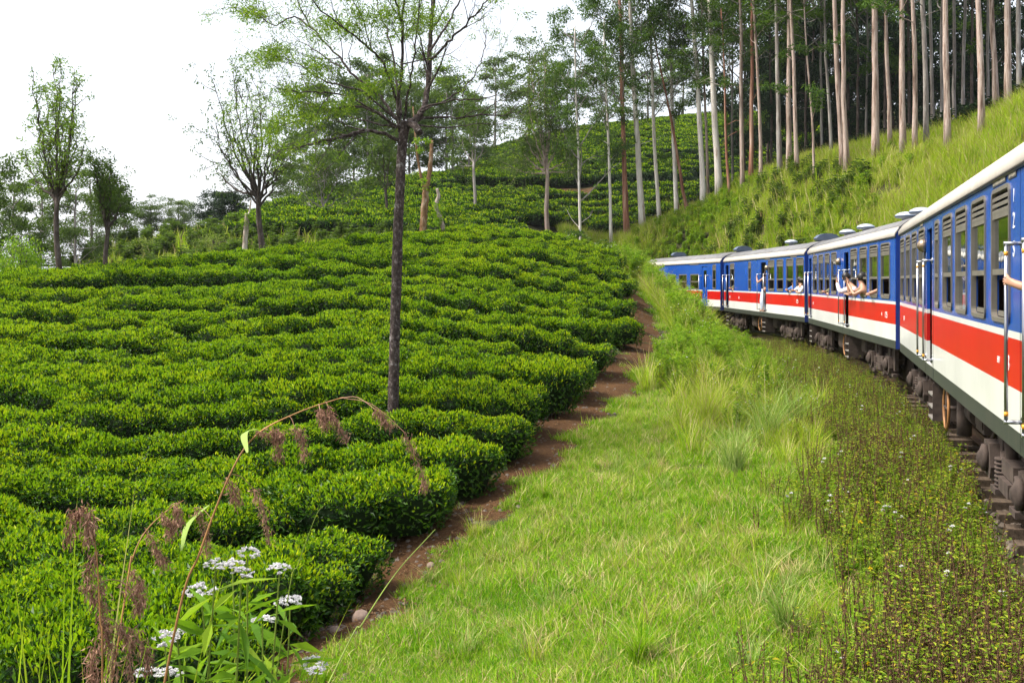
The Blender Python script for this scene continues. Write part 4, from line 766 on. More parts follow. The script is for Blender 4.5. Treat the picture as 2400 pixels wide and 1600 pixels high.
scatter('meadow_tufts', MT, np.stack([x[tt], y[tt], z[tt]], -1), rng.uniform(0.5, 1.15, tt.sum()), rng.uniform(0, 6.28, tt.sum()), 'taller loose grass tufts dotted over the slope')
dp = np.sin(x * 0.9 + 0.5 * y) + np.sin(y * 0.55 - 1.3 * x + 1.0) + 0.6 * np.sin(x * 2.3 + y * 1.9); th = (dp > 0.55) & (rng.uniform(0, 1, len(x)) < 0.16)
DT_ = [tuft(101, 26, 0.10, 0.16, 1.6, 0.009, M['dry_straw'], 3), tuft(102, 30, 0.13, 0.14, 1.3, 0.008, M['dry_straw'], 3), tuft(103, 24, 0.12, 0.16, 1.3, 0.010, M['grass_dark'], 3, 8)]
scatter('dry_thatch', DT_, np.stack([x[th], y[th], z[th]], -1), rng.uniform(0.6, 1.2, th.sum()), rng.uniform(0, 6.28, th.sum()), 'dry matted grass patches on the slope')
# sparse green on the path's left margin
x = rng.uniform(-8, 8, 9000); y = rng.uniform(8, 52, 9000); po = path_off(x, y); wl = np.interp(y, PC[:, 1], _wl); ok = (po > -wl - 0.5) & (po < wl) & (rng.uniform(0, 1, 9000) < np.where(np.abs(po) > 0.55 * wl, 0.55, 0.05)); x, y = x[ok], y[ok]
scatter('path_margin_grass', GR, np.stack([x, y, H(x, y)], -1), rng.uniform(0.5, 1.3, len(x)), rng.uniform(0, 6.28, len(x)), 'thin grass along the edges of the soil path')

def weed(seed, h, nst, nl, brown, flowers=0, ls=0.036, lm='weed_leaf', fm='petal'):
    rg = np.random.default_rng(seed); b = MB()
    for k in range(nst):
        a = rg.uniform(0, 6.28); base = np.array((0.10 * math.cos(a) * rg.uniform(0, 1), 0.10 * math.sin(a) * rg.uniform(0, 1), -0.03)); hh = h * rg.uniform(0.6, 1.1); ln = rg.normal(size=2) * 0.10 * hh
        top = base + np.array((ln[0], ln[1], hh)); md = (base + top) / 2 + rg.normal(size=3) * 0.02
        b.tube([base, md, top], [0.0055, 0.0045, 0.002], 4, 1 if rg.uniform() < brown else 2, False)
        n = nl; t_ = rg.uniform(0.12, 1.0, n); p = base + (top - base) * t_[:, None]; q = rg.uniform(0, 6.28, n)
        d = np.stack([np.cos(q), np.sin(q), rg.uniform(-0.2, 0.8, n)], -1); leaves(b, p + unit(d) * 0.01, d, np.tile((0, 0, 1.0), (n, 1)) + rg.normal(size=(n, 3)) * 0.3, ls * rg.uniform(0.6, 1.3, n), ls * 0.45, 0)
        if brown > 0.5:                                                  # seed heads
            n = 14; t_ = rg.uniform(0.55, 1.0, n); p = base + (top - base) * t_[:, None]; d = rg.normal(size=(n, 3)) + np.array((0, 0, 0.5)); leaves(b, p, d, rg.normal(size=(n, 3)), 0.022, 0.012, 3)
        if k < flowers:
            n = 22; d = rg.normal(size=(n, 3)); d[:, 2] = np.abs(d[:, 2]) * 0.5; leaves(b, np.tile(top, (n, 1)), d, np.tile((0, 0, 1.0), (n, 1)) + rg.normal(size=(n, 3)) * .4, 0.024, 0.014, 4)
    return b.mesh('weed_%d' % seed, [M[lm], M['weed_stem'], M['green_stem'], M['plume_dark'], M[fm]])
M['plume_dark'] = leaf_mat('dark seed head', [(0.0, (0.075, 0.042, 0.025)), (1.0, (0.20, 0.12, 0.06))], 0.1, 0.8, 0.2)
WD = [weed(50, 0.55, 5, 18, 0.9), weed(51, 0.62, 5, 14, 1.0), weed(52, 0.40, 6, 30, 0.5, 0), weed(53, 0.34, 6, 36, 0.15), weed(54, 0.50, 6, 16, 0.8, 0), weed(55, 0.30, 7, 34, 0.3, 0, 0.05), weed(56, 0.42, 5, 26, 0.3, 2, 0.036, 'weed_leaf', 'petal'), weed(57, 0.40, 4, 26, 0.2, 1, 0.036, 'weed_leaf', 'yellow_petal')]
x, y = region(60000, -2, 12, 4.5, 42); td = track_dist(x, y); z = H(x, y)
lim = -3.0 + 0.35 * np.sin(y * 0.9) + rng.normal(size=len(y)) * 0.28 - np.interp(y, [5, 9, 14, 25], [-0.45, -0.1, 0.2, 0.5])
ok = visible(x, y, z) & (td > lim) & (td < -1.30 - np.interp(y, [5, 9, 16], [0.15, 0.35, 0.1])) & (rng.uniform(0, 1, len(x)) < 0.36); x, y, z, td = x[ok], y[ok], z[ok], td[ok]
br = np.sin(x * 1.3 + y * 0.5) + np.sin(y * 0.8 - x) + rng.normal(size=len(x)) * 0.8
vid = np.where(br > 0.45, rng.integers(0, 2, len(x)), rng.choice([2, 3, 4, 5, 6, 7, 0, 1], len(x), p=[.2, .2, .18, .14, .04, .02, .12, .10]))
scatter('trackside_weeds', WD, np.stack([x, y, z], -1), rng.uniform(0.6, 1.2, len(x)), rng.uniform(0, 6.28, len(x)), 'brown stemmed flowering weeds along the shoulder of the track', vid=vid)
print('weeds', len(x))
# lush tall weeds between path and train farther along
LU = [weed(60, 1.15, 8, 64, 0.1, 0, 0.095, 'fern_leaf'), weed(61, 0.9, 9, 64, 0.0, 1, 0.085, 'fern_leaf'), tuft(62, 60, 1.15, 0.25, 0.7, 0.020, M['tall_grass'], 4, 0, 8), tuft(63, 50, 0.9, 0.2, 0.8, 0.018, M['tall_grass'], 4, 0, 12), weed(64, 1.0, 8, 34, 0.6, 2, 0.08, 'weed_leaf')]
x = rng.uniform(-1, 12, 40000); y = rng.uniform(19, 70, 40000); td = track_dist(x, y); po = path_off(x, y); z = H(x, y); wl = np.interp(y, PC[:, 1], _wl)
dens = np.sin(x * 0.9 + 1) + np.sin(y * 0.45) + np.sin((x + y) * 0.7)
ok = visible(x, y, z) & (po > wl + 0.25) & (td < np.interp(y, [24, 32, 40, 50], [-2.6, -3.0, -3.2, -3.4])) & ((y < 60) | (po < 2.0)) & ((y > 30) | (po - wl > 2.0 + (30 - y) * 0.35)) & ((y > 25) | (td < -3.2)) & (rng.uniform(0, 1, len(x)) < np.interp(y, [19, 24, 32], [0.04, 0.30, 0.40]) * np.where(dens > -0.6, 1, 0.35)); x, y, z, td, po = x[ok], y[ok], z[ok], td[ok], po[ok]
vid = np.where(y > 38, rng.choice([2, 2, 3, 4, 0, 3], len(x)), rng.choice([0, 1, 1, 0, 3, 4, 2], len(x))); sc = rng.uniform(0.55, 1.1, len(x)) * np.interp(y, [19, 30, 42, 50, 70], [0.5, 0.85, 1.1, 1.15, 1.0]) * np.where(td > -3.6, 0.7, 1.0) * np.where((y > 38) & (po < 2.4), 1.15, 0.95) * np.where(po > 2.6, 0.6, 1.0)
scatter('lush_weeds', LU, np.stack([x, y, z], -1), sc, rng.uniform(0, 6.28, len(x)), 'lush tangled weeds and tall grass between path and train', vid=vid); print('lush', len(x))
def ground_at(px, py):
    d = np.full(np.shape(px), 20.0)
    for _ in range(40): x_ = (px - CX) * d / FPX; d = 0.7 * d + 0.3 * np.clip((CAMZ - H(x_, d)) * FPX / (py - HOR), 3, 60)
    x_ = (px - CX) * d / FPX; return x_, d, H(x_, d)
def sample_px(n, cx_, cy_, sx_, sy_): return ground_at(rng.normal(cx_, sx_, n), np.clip(rng.normal(cy_, sy_, n), 770, 1500))
PX, VI, SC = [], [], []
for n, cx_, cy_, sx_, sy_, vs, s0, s1 in [(150, 1590, 880, 65, 22, [0, 1, 0, 2, 3, 4], 0.55, 1.15), (120, 1690, 900, 70, 28, [0, 1, 2, 3, 4, 2], 0.5, 1.0), (60, 1660, 985, 45, 22, [2, 3, 3], 0.45, 0.8), (70, 1780, 960, 70, 30, [2, 3, 4, 1], 0.4, 0.75), (40, 1850, 1040, 50, 40, [3, 4, 2], 0.35, 0.6), (60, 1530, 840, 25, 25, [1, 0, 3], 0.5, 0.9), (26, 1590, 1010, 60, 35, [3, 3], 0.3, 0.5)]:
    a_ = sample_px(n, cx_, cy_, sx_, sy_); PX.append(np.stack(a_, -1)); VI.append(rng.choice(vs, n)); SC.append(rng.uniform(s0, s1, n) * np.where(a_[1] > 27, 0.75, 1.0))
PX = np.vstack(PX); VI = np.concatenate(VI); SC = np.concatenate(SC); ok = (track_dist(PX[:, 0], PX[:, 1]) < -2.4) & (path_off(PX[:, 0], PX[:, 1]) > np.interp(PX[:, 1], PC[:, 1], _wl) + 0.2)
scatter('verge_bushes', LU, PX[ok], SC[ok], rng.uniform(0, 6.28, ok.sum()), 'bright leafy weeds crowding the verge beside the third coach', vid=VI[ok])
# tall grass on the cutting beyond the train and the wood's floor
TG = [tuft(70 + k, 46, 0.95, 0.32, 0.75, 0.024, M['tall_grass'], 3, 0, 9) for k in range(4)] + [weed(75, 0.9, 8, 30, 0.4, 0, 0.11, 'weed_leaf'), weed(76, 0.8, 9, 40, 0.0, 0, 0.12, 'fern_leaf')]
x = rng.uniform(4, 42, 90000); y = rng.uniform(14, 110, 90000); td = track_dist(x, y); z = H(x, y)
ok = visible(x, y, z, 60) & (td > 2.3) & (td < 15) & (rng.uniform(0, 1, len(x)) < np.interp(td, [2, 10, 15], [0.45, 0.36, 0.08])); x, y, z, td = x[ok], y[ok], z[ok], td[ok]
pn = np.sin(x * 0.35) + np.sin(y * 0.28 + 1) + rng.normal(size=len(x)) * 0.7; vid = np.where(pn < -1.0, rng.integers(4, 6, len(x)), rng.integers(0, 4, len(x)))
scatter('embankment_grass', TG, np.stack([x, y, z], -1), rng.uniform(0.65, 1.3, len(x)), rng.uniform(0, 6.28, len(x)), 'tall yellow-green grass covering the cutting beyond the train', vid=vid); print('embankment', len(x))
UG = [weed(80 + k, 0.9, 8, 40, 0.2, 0, 0.2, 'dark_leaf') for k in range(3)]
x = rng.uniform(8, 60, 16000); y = rng.uniform(30, 120, 16000); td = track_dist(x, y); z = H(x, y); ok = visible(x, y, z, 60) & (td > 13.5) & (rng.uniform(0, 1, len(x)) < 0.6); x, y, z = x[ok], y[ok], z[ok]
scatter('forest_undergrowth', UG, np.stack([x, y, z], -1), rng.uniform(0.7, 1.6, len(x)), rng.uniform(0, 6.28, len(x)), 'dark undergrowth on the floor of the eucalyptus wood'); print('under', len(x))
# valley floor behind the knoll
VG = [tuft(90, 40, 0.8, 0.5, 0.7, 0.05, M['tall_grass'], 3, 0, 4), weed(91, 1.0, 8, 40, 0.1, 0, 0.22, 'olive_leaf')]
x = rng.uniform(-45, 20, 9000); y = rng.uniform(50, 95, 9000); z = H(x, y); ok = visible(x, y, z, 60) & (np.abs(track_dist(x, y)) > 3) & ((x < -0.24 * y) | ((y < 76) & (y > 57))); x, y, z = x[ok], y[ok], z[ok]
scatter('valley_scrub', VG, np.stack([x, y, z], -1), rng.uniform(0.6, 1.4, len(x)), rng.uniform(0, 6.28, len(x)), 'rough grass and scrub in the dip behind the knoll')
# stones of the trackbed
def pebble(seed):
    rg = np.random.default_rng(seed); b = MB(); b.lathe([(0.012, -0.03), (0.04, -0.02), (0.05, 0.005), (0.03, 0.03), (0.008, 0.036)], 6, None, 0, False); V = b.V[0]; V *= 1 + rg.normal(size=V.shape) * 0.14; return b.mesh('stone_%d' % seed, M['stone'])
PB = [pebble(k) for k in range(4)]
i = rng.integers(10, 70, 9000); o2 = rng.uniform(-2.3, 1.6, 9000); f = rng.uniform(0, 1, 9000)[:, None]; p = TRACK[i] * (1 - f) + TRACK[i + 1] * f + _rt[i] * o2[:, None]
ok = (p[:, 1] > 4) & (p[:, 1] < 32) & (np.abs(np.abs(o2) - 0.838) > 0.09); p = p[ok]
scatter('ballast_stones', PB, np.stack([p[:, 0], p[:, 1], H(p[:, 0], p[:, 1]) + 0.02], -1), rng.uniform(0.5, 1.2, len(p)), rng.uniform(0, 6.28, len(p)), 'dark ballast stones between and beside the sleepers')
# leaf litter and pebbles on the path
m_ = MB(); rg = np.random.default_rng(2); leaves(m_, rg.normal(size=(7, 3)) * np.array((0.12, 0.12, 0.0)) + np.array((0, 0, 0.045)), rg.normal(size=(7, 3)) * np.array((1, 1, 0.2)), np.tile((0, 0, 1.0), (7, 1)), 0.06, 0.03, 0); LT = [m_.mesh('litter', [M['plume_dark']])] + PB[:2]
f = rng.uniform(0, len(PC) - 1.01, 1400); i = f.astype(int); p = PC[i] + _pr[i] * (_wl[i] * rng.uniform(-1.1, 1.1, 1400))[:, None] + rng.normal(size=(1400, 2)) * 0.2
scatter('path_litter', LT, np.stack([p[:, 0], p[:, 1], H(p[:, 0], p[:, 1]) + 0.02], -1), rng.uniform(0.4, 0.95, 1400), rng.uniform(0, 6.28, 1400), 'dry leaves and small stones scattered on the soil path')
# ------------------------------------------------------------------ trees
def grow(wood, p, d, L, r, lev, rg, out, kids=(4, 3), ratio=0.55, spread=0.7, up=0.12, wander=0.16, nseg=6, tip=0.3, lo=0.3):
    p = np.array(p, float); d = unit(np.array(d, float)); pts = [p]; ds = [d]
    for i in range(nseg):
        d = unit(d + rg.normal(size=3) * wander + np.array((0, 0, up))); p = p + d * L / nseg; pts.append(p); ds.append(d)
    wood.tube(pts, np.linspace(r, r * tip, nseg + 1), 7 if r > 0.05 else 5 if r > 0.015 else 4, 0, False)
    out.append((lev, np.array(pts)))
    if lev < len(kids):
        for k in range(kids[lev]):
            t_ = rg.uniform(lo, 0.95) if k else 0.98; i = min(int(t_ * nseg), nseg - 1); dd = ds[i]; q = rg.normal(size=3); q = unit(q - dd * (q @ dd)); s_ = spread * rg.uniform(0.6, 1.3)
            grow(wood, pts[i] + (pts[i + 1] - pts[i]) * (t_ * nseg - i), dd * math.cos(s_) + q * math.sin(s_), L * ratio * rg.uniform(0.7, 1.25), max(0.004, r * (1 - 0.7 * t_) * 0.62), lev + 1, rg, out, kids, ratio, spread, up, wander, max(3, nseg - 1), tip, lo)
def clumps(b, C, rad, n, L, Wd, rg, flat=0.7, hang=0.0, mat=0):
    """a puff of leaves around each centre"""
    C = np.asarray(C); c = np.repeat(C, n, 0); rr = np.repeat(np.broadcast_to(rad, (len(C),)), n)
    v = unit(rg.normal(size=c.shape)) * (rg.uniform(0, 1, len(c)) ** 0.5)[:, None] * rr[:, None]; v[:, 2] *= flat
    d = unit(v) * 0.7 + rg.normal(size=c.shape) * 0.7 + np.array((0, 0, -hang)); nrm = unit(rg.normal(size=c.shape) + np.array((0, 0, 0.8)))
    leaves(b, c + v, d, nrm, L * rg.uniform(0.6, 1.3, len(c)), Wd * rg.uniform(0.6, 1.3, len(c)), mat)
def along(out, levs, step, rg, lo=0.2):
    C = []
    for lv, pts in out:
        if lv in levs:
            n = max(1, int(np.linalg.norm(np.diff(pts, axis=0), axis=1).sum() / step))
            for t_ in np.linspace(lo, 1, n + 1)[1:]: f = t_ * (len(pts) - 1); i = min(int(f), len(pts) - 2); C.append(pts[i] + (pts[i + 1] - pts[i]) * (f - i))
    return np.array(C)
def thing_tree(name, base, label, trunk_mb, bark_m, crown_mb=None, leaf_m=None, limb_mb=None, group=None, cat='tree'):
    root = empty(name, tuple(base)); tag(root, label, cat, group); off = tuple(-np.array(base))
    trunk_mb.build('trunk', M[bark_m], root, off)
    if limb_mb is not None and limb_mb.V: tag(limb_mb.build('limbs', M[bark_m], root, off), kind='stuff')
    if crown_mb is not None: crown_mb.build('crown', M[leaf_m], root, off)
    return root
def base_at(px, d): x = (px - CX) * d / FPX; return onland(x, d)

# eucalyptus crowns, shared by several trees
def euc_crown(seed, Hc=11.0, n=15, spread=3.4, nl=34, sparse=1.0, lm='euc_leaf', L=0.25, Wd=0.095, cr=1.0, bm='bark_grey', el0=0.35):
    rg = np.random.default_rng(seed); w = MB(); out = []
    for k in range(n):
        u = (k + rg.uniform(0, 0.9)) / n; a = k * 2.4 + rg.uniform(-0.4, 0.4); el = rg.uniform(el0, el0 + 0.6)
        grow(w, (0, 0, Hc * u * 0.97), (math.cos(a) * math.cos(el), math.sin(a) * math.cos(el), math.sin(el)), spread * (1.05 - 0.55 * u) * rg.uniform(0.7, 1.2), 0.055, 0, rg, out, (3, 2), 0.5, 0.75, 0.05, 0.14, 5, 0.3, 0.45)
    C = along(out, (1, 2), 0.75, rg, 0.35); C = C[rg.uniform(0, 1, len(C)) < sparse]
    b = MB(); clumps(b, C, rg.uniform(0.40, 0.85, len(C)) * cr, nl, L, Wd, rg, 0.5, 0.2)
    return b.mesh('crown', M[lm]), w.mesh('limbs', M[bm]), w
EUC = [euc_crown(s_, 11, 15, 4.2, 44, 0.9) for s_ in (201, 202, 203, 204)]
OLV = [euc_crown(s_, 11, 17, 3.4, 40, 0.95, 'olive_leaf', 0.32, 0.13, 1.15, 'bark_grey', 0.1) for s_ in (211, 212, 213)]
DRK = [euc_crown(s_, 11, 17, 4.4, 60, 1.0, 'dark_leaf', 0.34, 0.16, 1.3, 'bark_dark', 0.0) for s_ in (221, 222, 223)]
def put_tree(name, px, d, py_top, crown_frac, rad, bark_m, label, group, crowns, cs, lean_px=0.0, curve=0.0, seed=0, rot=0.0, dark=None, n=10, zoff=0.0):
    """trunk from the ground at column px up to the photo's row py_top; the crown takes the top part"""
    rg = np.random.default_rng(seed); b0 = base_at(px, d) - np.array((0, 0, 0.15)); top = P(px + lean_px, py_top, d + rg.uniform(-1, 1)); hgt = top[2] - b0[2]
    ts = np.linspace(0, 1, 14); pts = b0 + (top - b0) * ts[:, None]; pts[:, 0] += curve * np.sin(ts * math.pi) + 0.05 * np.sin(ts * 7 + seed) + np.cumsum(rg.normal(size=14)) * 0.025
    rad_ = rad * (1 - 0.62 * ts) ; rad_[0] *= 1.35; rad_[1] *= 1.08
    tb = MB(); tb.tube(pts, rad_, n, 0, True, True, 0.05, rg)
    root = empty(name, tuple(b0)); tag(root, label, 'tree', group); tb.build('trunk', M[bark_m], root, tuple(-b0))
    for k in range(rg.integers(1, 4)):                                     # thin dead side branches
        f_ = rg.uniform(0.25, max(0.3, crown_frac)); q0 = np.array([np.interp(f_, ts, pts[:, j]) for j in range(3)]); a_ = rg.uniform(0, 6.28); sb = MB(); ou = []
        grow(sb, q0, (math.cos(a_), math.sin(a_), rg.uniform(0.2, 0.9)), rg.uniform(0.9, 2.6), 0.03, 0, rg, ou, (2,), 0.5, 0.6, 0.03, 0.2, 5, 0.25, 0.4); tag(sb.build('side_branch', M[bark_m], root, tuple(-b0)), kind='stuff')
        if rg.uniform() < 0.35: lb_ = MB(); clumps(lb_, along(ou, (0, 1), 0.5, rg, 0.4), 0.4, 40, 0.25, 0.09, rg, 0.6, 0.2); lb_.build('foliage', M['euc_leaf'], root, tuple(-b0))
    if crowns:
        cr = crowns[seed % len(crowns)]; i = crown_frac; z0 = np.array([np.interp(i, ts, pts[:, k]) for k in range(3)]) - b0; Hc = (top - b0)[2] * (1 - crown_frac)
        for nm, me in (('crown', cr[0]), ('limbs', cr[1])):
            o_ = linkobj(nm, me, root); o_.location = z0; o_.rotation_euler = (0, 0, rot); o_.scale = (cs, cs, Hc / 11.0)
            if nm == 'limbs': tag(o_, kind='stuff')
    return root
# (foot column, depth, lean to the frame's top edge in px per full height, trunk px width, bark, crown start, top row)
def dtop(px): return np.interp(px, [1350, 1470, 1600, 1700, 1800, 1900, 2000, 2100, 2200, 2300, 2400], [86, 87.5, 89.5, 82.5, 75.5, 69.5, 63.5, 59.5, 55.5, 51.5, 47.5])
EL = [(1364, 0, -14, 8, 'bark_pale', 0.35, 60), (1435, 0, -12, 8, 'bark_pale', 0.45, 40), (1470, 0, -18, 14, 'bark_red', 0.42, -160), (1506, 0, -26, 15, 'bark_pale', 0.42, -190), (1546, 0, -26, 10, 'bark_pale', 0.4, -60), (1588, 0, -22, 11, 'bark_pale', 0.45, -120),
      (1616, 0, -92, 8, 'bark_red', 0.55, 60), (1650, 0, -26, 14, 'bark_pale', 0.48, -200), (1661, 1.5, -16, 8, 'bark_pink', 0.5, -100), (1684, 0, -16, 16, 'bark_pale', 0.5, -260), (1708, 0, -20, 7, 'bark_red', 0.55, 20), (1742, 0, -10, 11, 'bark_pink', 0.6, -260), (1760, 1, 4, 11, 'bark_red', 0.6, -260),
      (1785, 0, -18, 9, 'bark_pink', 0.6, -200), (1828, 0, -8, 12, 'bark_grey', 0.62, -300), (1850, 0.6, -5, 13, 'bark_pink', 0.62, -320), (1872, -0.5, -24, 11, 'bark_pink', 0.62, -300), (1908, -2, -24, 6, 'bark_pink', 0.7, -100), (1946, 4, -10, 8, 'bark_grey', 0.6, -260), (1974, -1, -28, 14, 'bark_pink', 0.65, -420), (1984, -1.2, -16, 13, 'bark_pink', 0.65, -420),
      (2052, 0, -2, 17, 'bark_pink', 0.68, -520), (2087, 2, -10, 10, 'bark_pink', 0.66, -420), (2116, 0, -6, 15, 'bark_pink', 0.68, -520), (2146, 0, -6, 12, 'bark_pink', 0.68, -500), (2170, 1, -15, 13, 'bark_grey', 0.68, -520), (2184, 8, 4, 9, 'bark_grey', 0.66, -400), (2222, 0, -5, 15, 'bark_pink', 0.7, -620), (2241, 9, -10, 9, 'bark_grey', 0.66, -420), (2257, 10, 5, 9, 'bark_grey', 0.66, -420),
      (2297, -1, -6, 16, 'bark_pink', 0.7, -700), (2335, 8, -16, 14, 'bark_pink', 0.7, -620), (2364, 5, -5, 16, 'bark_pink', 0.7, -760), (2392, 8, -4, 12, 'bark_grey', 0.7, -700),
      (1718, 10, -6, 6, 'bark_grey', 0.5, -60), (1806, 12, 2, 7, 'bark_dark', 0.5, -120), (1890, 10, -4, 6, 'bark_dark', 0.5, -160), (1925, 12, 3, 7, 'bark_grey', 0.5, -160), (2012, 12, -6, 7, 'bark_dark', 0.5, -200), (2030, 16, 5, 6, 'bark_grey', 0.5, -160), (2072, 12, 4, 7, 'bark_dark', 0.5, -260), (2132, 14, -4, 8, 'bark_dark', 0.5, -260), (2205, 14, 5, 8, 'bark_grey', 0.5, -300), (2275, 12, 3, 8, 'bark_dark', 0.5, -330), (2318, 14, -3, 8, 'bark_grey', 0.5, -330)]
EL.sort(key=lambda q: q[0])
BW = {'bark_pale': 'pale', 'bark_red': 'reddish', 'bark_pink': 'pinkish', 'bark_grey': 'grey', 'bark_dark': 'dark'}
for k, (px, dd, ln, w_, bm, cf, yt) in enumerate(EL):
    d = float(dtop(px)) + dd; full = (540 - yt) / 520.0
    put_tree('eucalyptus_tree', px, d, yt, cf, w_ / 2 * d / FPX, bm, '%s barked eucalyptus, %s trunk from the left along the wood edge' % (BW[bm], ORD[k] if k < len(ORD) else 'forty-%s' % ORD[k - 40]), 'eucalyptus trees above the cutting', EUC if yt < -50 else EUC, 0.95 if px < 1720 else 1.0, ln * full, 0.0, 300 + k, k * 1.3)
# dense dark trees behind the trunks and on the far hill
def dense_crown(seed, rx=3.4, hz=5.0, n=120, nl=90, L=0.36, Wd=0.19, lm='dark_leaf'):
    rg = np.random.default_rng(seed); v = unit(rg.normal(size=(n, 3))) * (rg.uniform(0.15, 1, n) ** 0.45)[:, None]; C = v * np.array((rx, rx, hz)) * (1 + 0.2 * rg.normal(size=(n, 1)))
    C[:, 2] += hz; b = MB(); clumps(b, C, rg.uniform(0.55, 1.25, n), nl, L, Wd, rg, 0.55, 0.15); w = MB(); w.tube([(0, 0, -0.5), (0.1, 0.05, hz), (0, 0, hz * 1.7)], [0.14, 0.10, 0.04], 7)
    for k in range(14):
        c = C[rg.integers(0, n)]; z = c[2] * rg.uniform(0.4, 0.75); w.tube([(0, 0, z), (c[0] * .5, c[1] * .5, (z + c[2]) / 2 + 0.2), c], [0.06, 0.04, 0.012], 5, 0, False)
    return b.mesh('crown', M[lm]), w.mesh('limbs', M['bark_dark'])
DENSE = [dense_crown(401), dense_crown(402, 2.8, 6.0, 110), dense_crown(403, 4.0, 4.2, 130)]
OLIVE = [dense_crown(411, 2.6, 5.5, 100, 80, 0.32, 0.14, 'olive_leaf'), dense_crown(412, 3.4, 4.6, 110, 80, 0.32, 0.14, 'olive_leaf'), dense_crown(413, 1.9, 6.2, 90, 80, 0.3, 0.13, 'olive_leaf')]
def dense_tree(name, px, d, py_low, py_top, half_px, var, idx, label, group, bm='bark_dark', rot=0.0, trunk_px=5):
    b0 = base_at(px, d) - np.array((0, 0, 0.2)); zl = P(px, py_low, d)[2]; zt = P(px, py_top, d)[2]; me = var[idx % len(var)]; dim = {0: (3.4, 5.0), 1: (2.8, 6.0), 2: (4.0, 4.2)}
    V = np.zeros(len(me[0].vertices) * 3); me[0].vertices.foreach_get('co', V); V = V.reshape(-1, 3); hx = np.percentile(np.abs(V[:, 0]), 97); z0, z1 = np.percentile(V[:, 2], 2), np.percentile(V[:, 2], 98)
    sx = half_px * d / FPX / hx; sz = (zt - zl) / (z1 - z0)
    root = empty(name, tuple(b0)); tag(root, label, 'tree', group)
    tb = MB(); rr = trunk_px / 2 * d / FPX; rg = np.random.default_rng(idx + abs(int(px))); ts = np.linspace(0, 1, 7); h = max(zl + (zt - zl) * 0.35 - b0[2], 1.0); pts = np.stack([0.15 * np.sin(ts * 4 + px), 0.1 * np.sin(ts * 5), ts * h], -1); tb.tube(pts, rr * (1.2 - 0.6 * ts), 8); tb.build('trunk', M[bm], root)
    for nm, m2 in (('crown', me[0]), ('limbs', me[1])):
        o_ = linkobj(nm, m2, root); o_.location = (0, 0, zl - b0[2] - z0 * sz); o_.rotation_euler[2] = rot; o_.scale = (sx, sx, sz)
        if nm == 'limbs': tag(o_, kind='stuff')
    return root
DT = [(1745, 100, 380, 60, 60), (1800, 105, 360, 120, 65), (1850, 98, 380, 20, 60), (1905, 95, 350, 40, 70), (1960, 100, 330, 90, 65), (2010, 92, 320, 60, 70), (2060, 90, 330, 10, 60), (2110, 95, 300, 120, 60), (2160, 88, 320, 40, 65), (2215, 84, 300, 100, 60), (2270, 80, 270, 20, 70), (2330, 76, 250, 60, 60), (2385, 72, 230, 0, 65), (1890, 88, 400, 230, 50), (1985, 85, 370, 200, 55), (2090, 80, 350, 190, 50)]
DT.sort()
for k, (px, d, pl, pt, hp) in enumerate(DT):
    put_tree('evergreen_tree', px, d, pt - 60, 0.12, 0.16, 'bark_dark', 'dense dark evergreen behind the eucalyptus trunks, %s from the left' % ORD[k], 'dark trees deep in the wood', DRK, hp * d / FPX / 3.0, 0, 0.0, 600 + k, k * 1.1)
FT = [(1160, 140, 388, 150, 62, 2, 'tall pale green conical tree on the upper hillside'), (1100, 118, 420, 240, 45, 0, 'olive tree with thin trunk right of the forked stump'), (1240, 150, 360, 120, 62, 0, 'tall olive tree behind the umbrella crowned tree'), (1060, 112, 430, 200, 52, 1, 'broad olive tree behind the shade tree trunk'),
      (1010, 122, 440, 170, 60, 2, 'tall hazy tree just beyond the forked orange stump'), (960, 116, 460, 230, 55, 0, 'olive tree half hidden by the shade tree trunk'), (890, 120, 440, 150, 65, 0, 'tall hazy tree left of the shade tree trunk'), (830, 125, 450, 210, 60, 2, 'hazy tree on the hill crest under the low limb'),
      (770, 112, 480, 190, 62, 1, 'wide olive tree standing on the far tea crest'), (720, 120, 470, 330, 55, 1, 'low spreading tree at the end of the tea crest'), (690, 130, 500, 390, 50, 0, 'small olive tree where the far tea slope ends'), (1330, 150, 320, 170, 55, 1, 'hilltop tree left of the first eucalyptus'), (1420, 155, 300, 150, 60, 0, 'hilltop tree between the pale eucalyptus trunks'), (1520, 160, 290, 180, 55, 2, 'dark hilltop tree above the terrace road'), (1600, 160, 290, 140, 60, 1, 'bushy tree at the top of the terraced tea'), (742, 108, 470, 215, 60, 0, 'tall airy tree left of the low curved limb'), (862, 112, 450, 175, 66, 1, 'tallest airy tree behind the low left limbs'), (940, 110, 450, 205, 60, 2, 'airy tree right behind the shade tree fork'), (1045, 114, 440, 180, 62, 0, 'airy tree right of the shade tree fork')]
for k, (px, d, pl, pt, hp, v, lb) in enumerate(FT): put_tree('hill_tree', px, d, pt, 0.22, 3.2 * d / FPX, 'bark_grey', lb, 'trees on the far hillside', OLV, hp * d / FPX / 2.6, 0, 0.0, 700 + k, k * 0.9)
dense_tree('round_tree', 522, 105, 540, 452, 58, DENSE, 2, 'dark round crowned tree on the far slope left of centre', None, 'bark_dark', 0.4, 8)
for k, (px, hp, pt, pl, lb) in enumerate([(352, 38, 462, 548, 'hazy spreading tree on the skyline, left one of two'), (418, 40, 470, 555, 'hazy spreading tree on the skyline, right one of two')]): dense_tree('skyline_tree', px, 135, pl, pt, hp, OLIVE, k, lb, 'hazy skyline trees', 'bark_grey', k, 7)
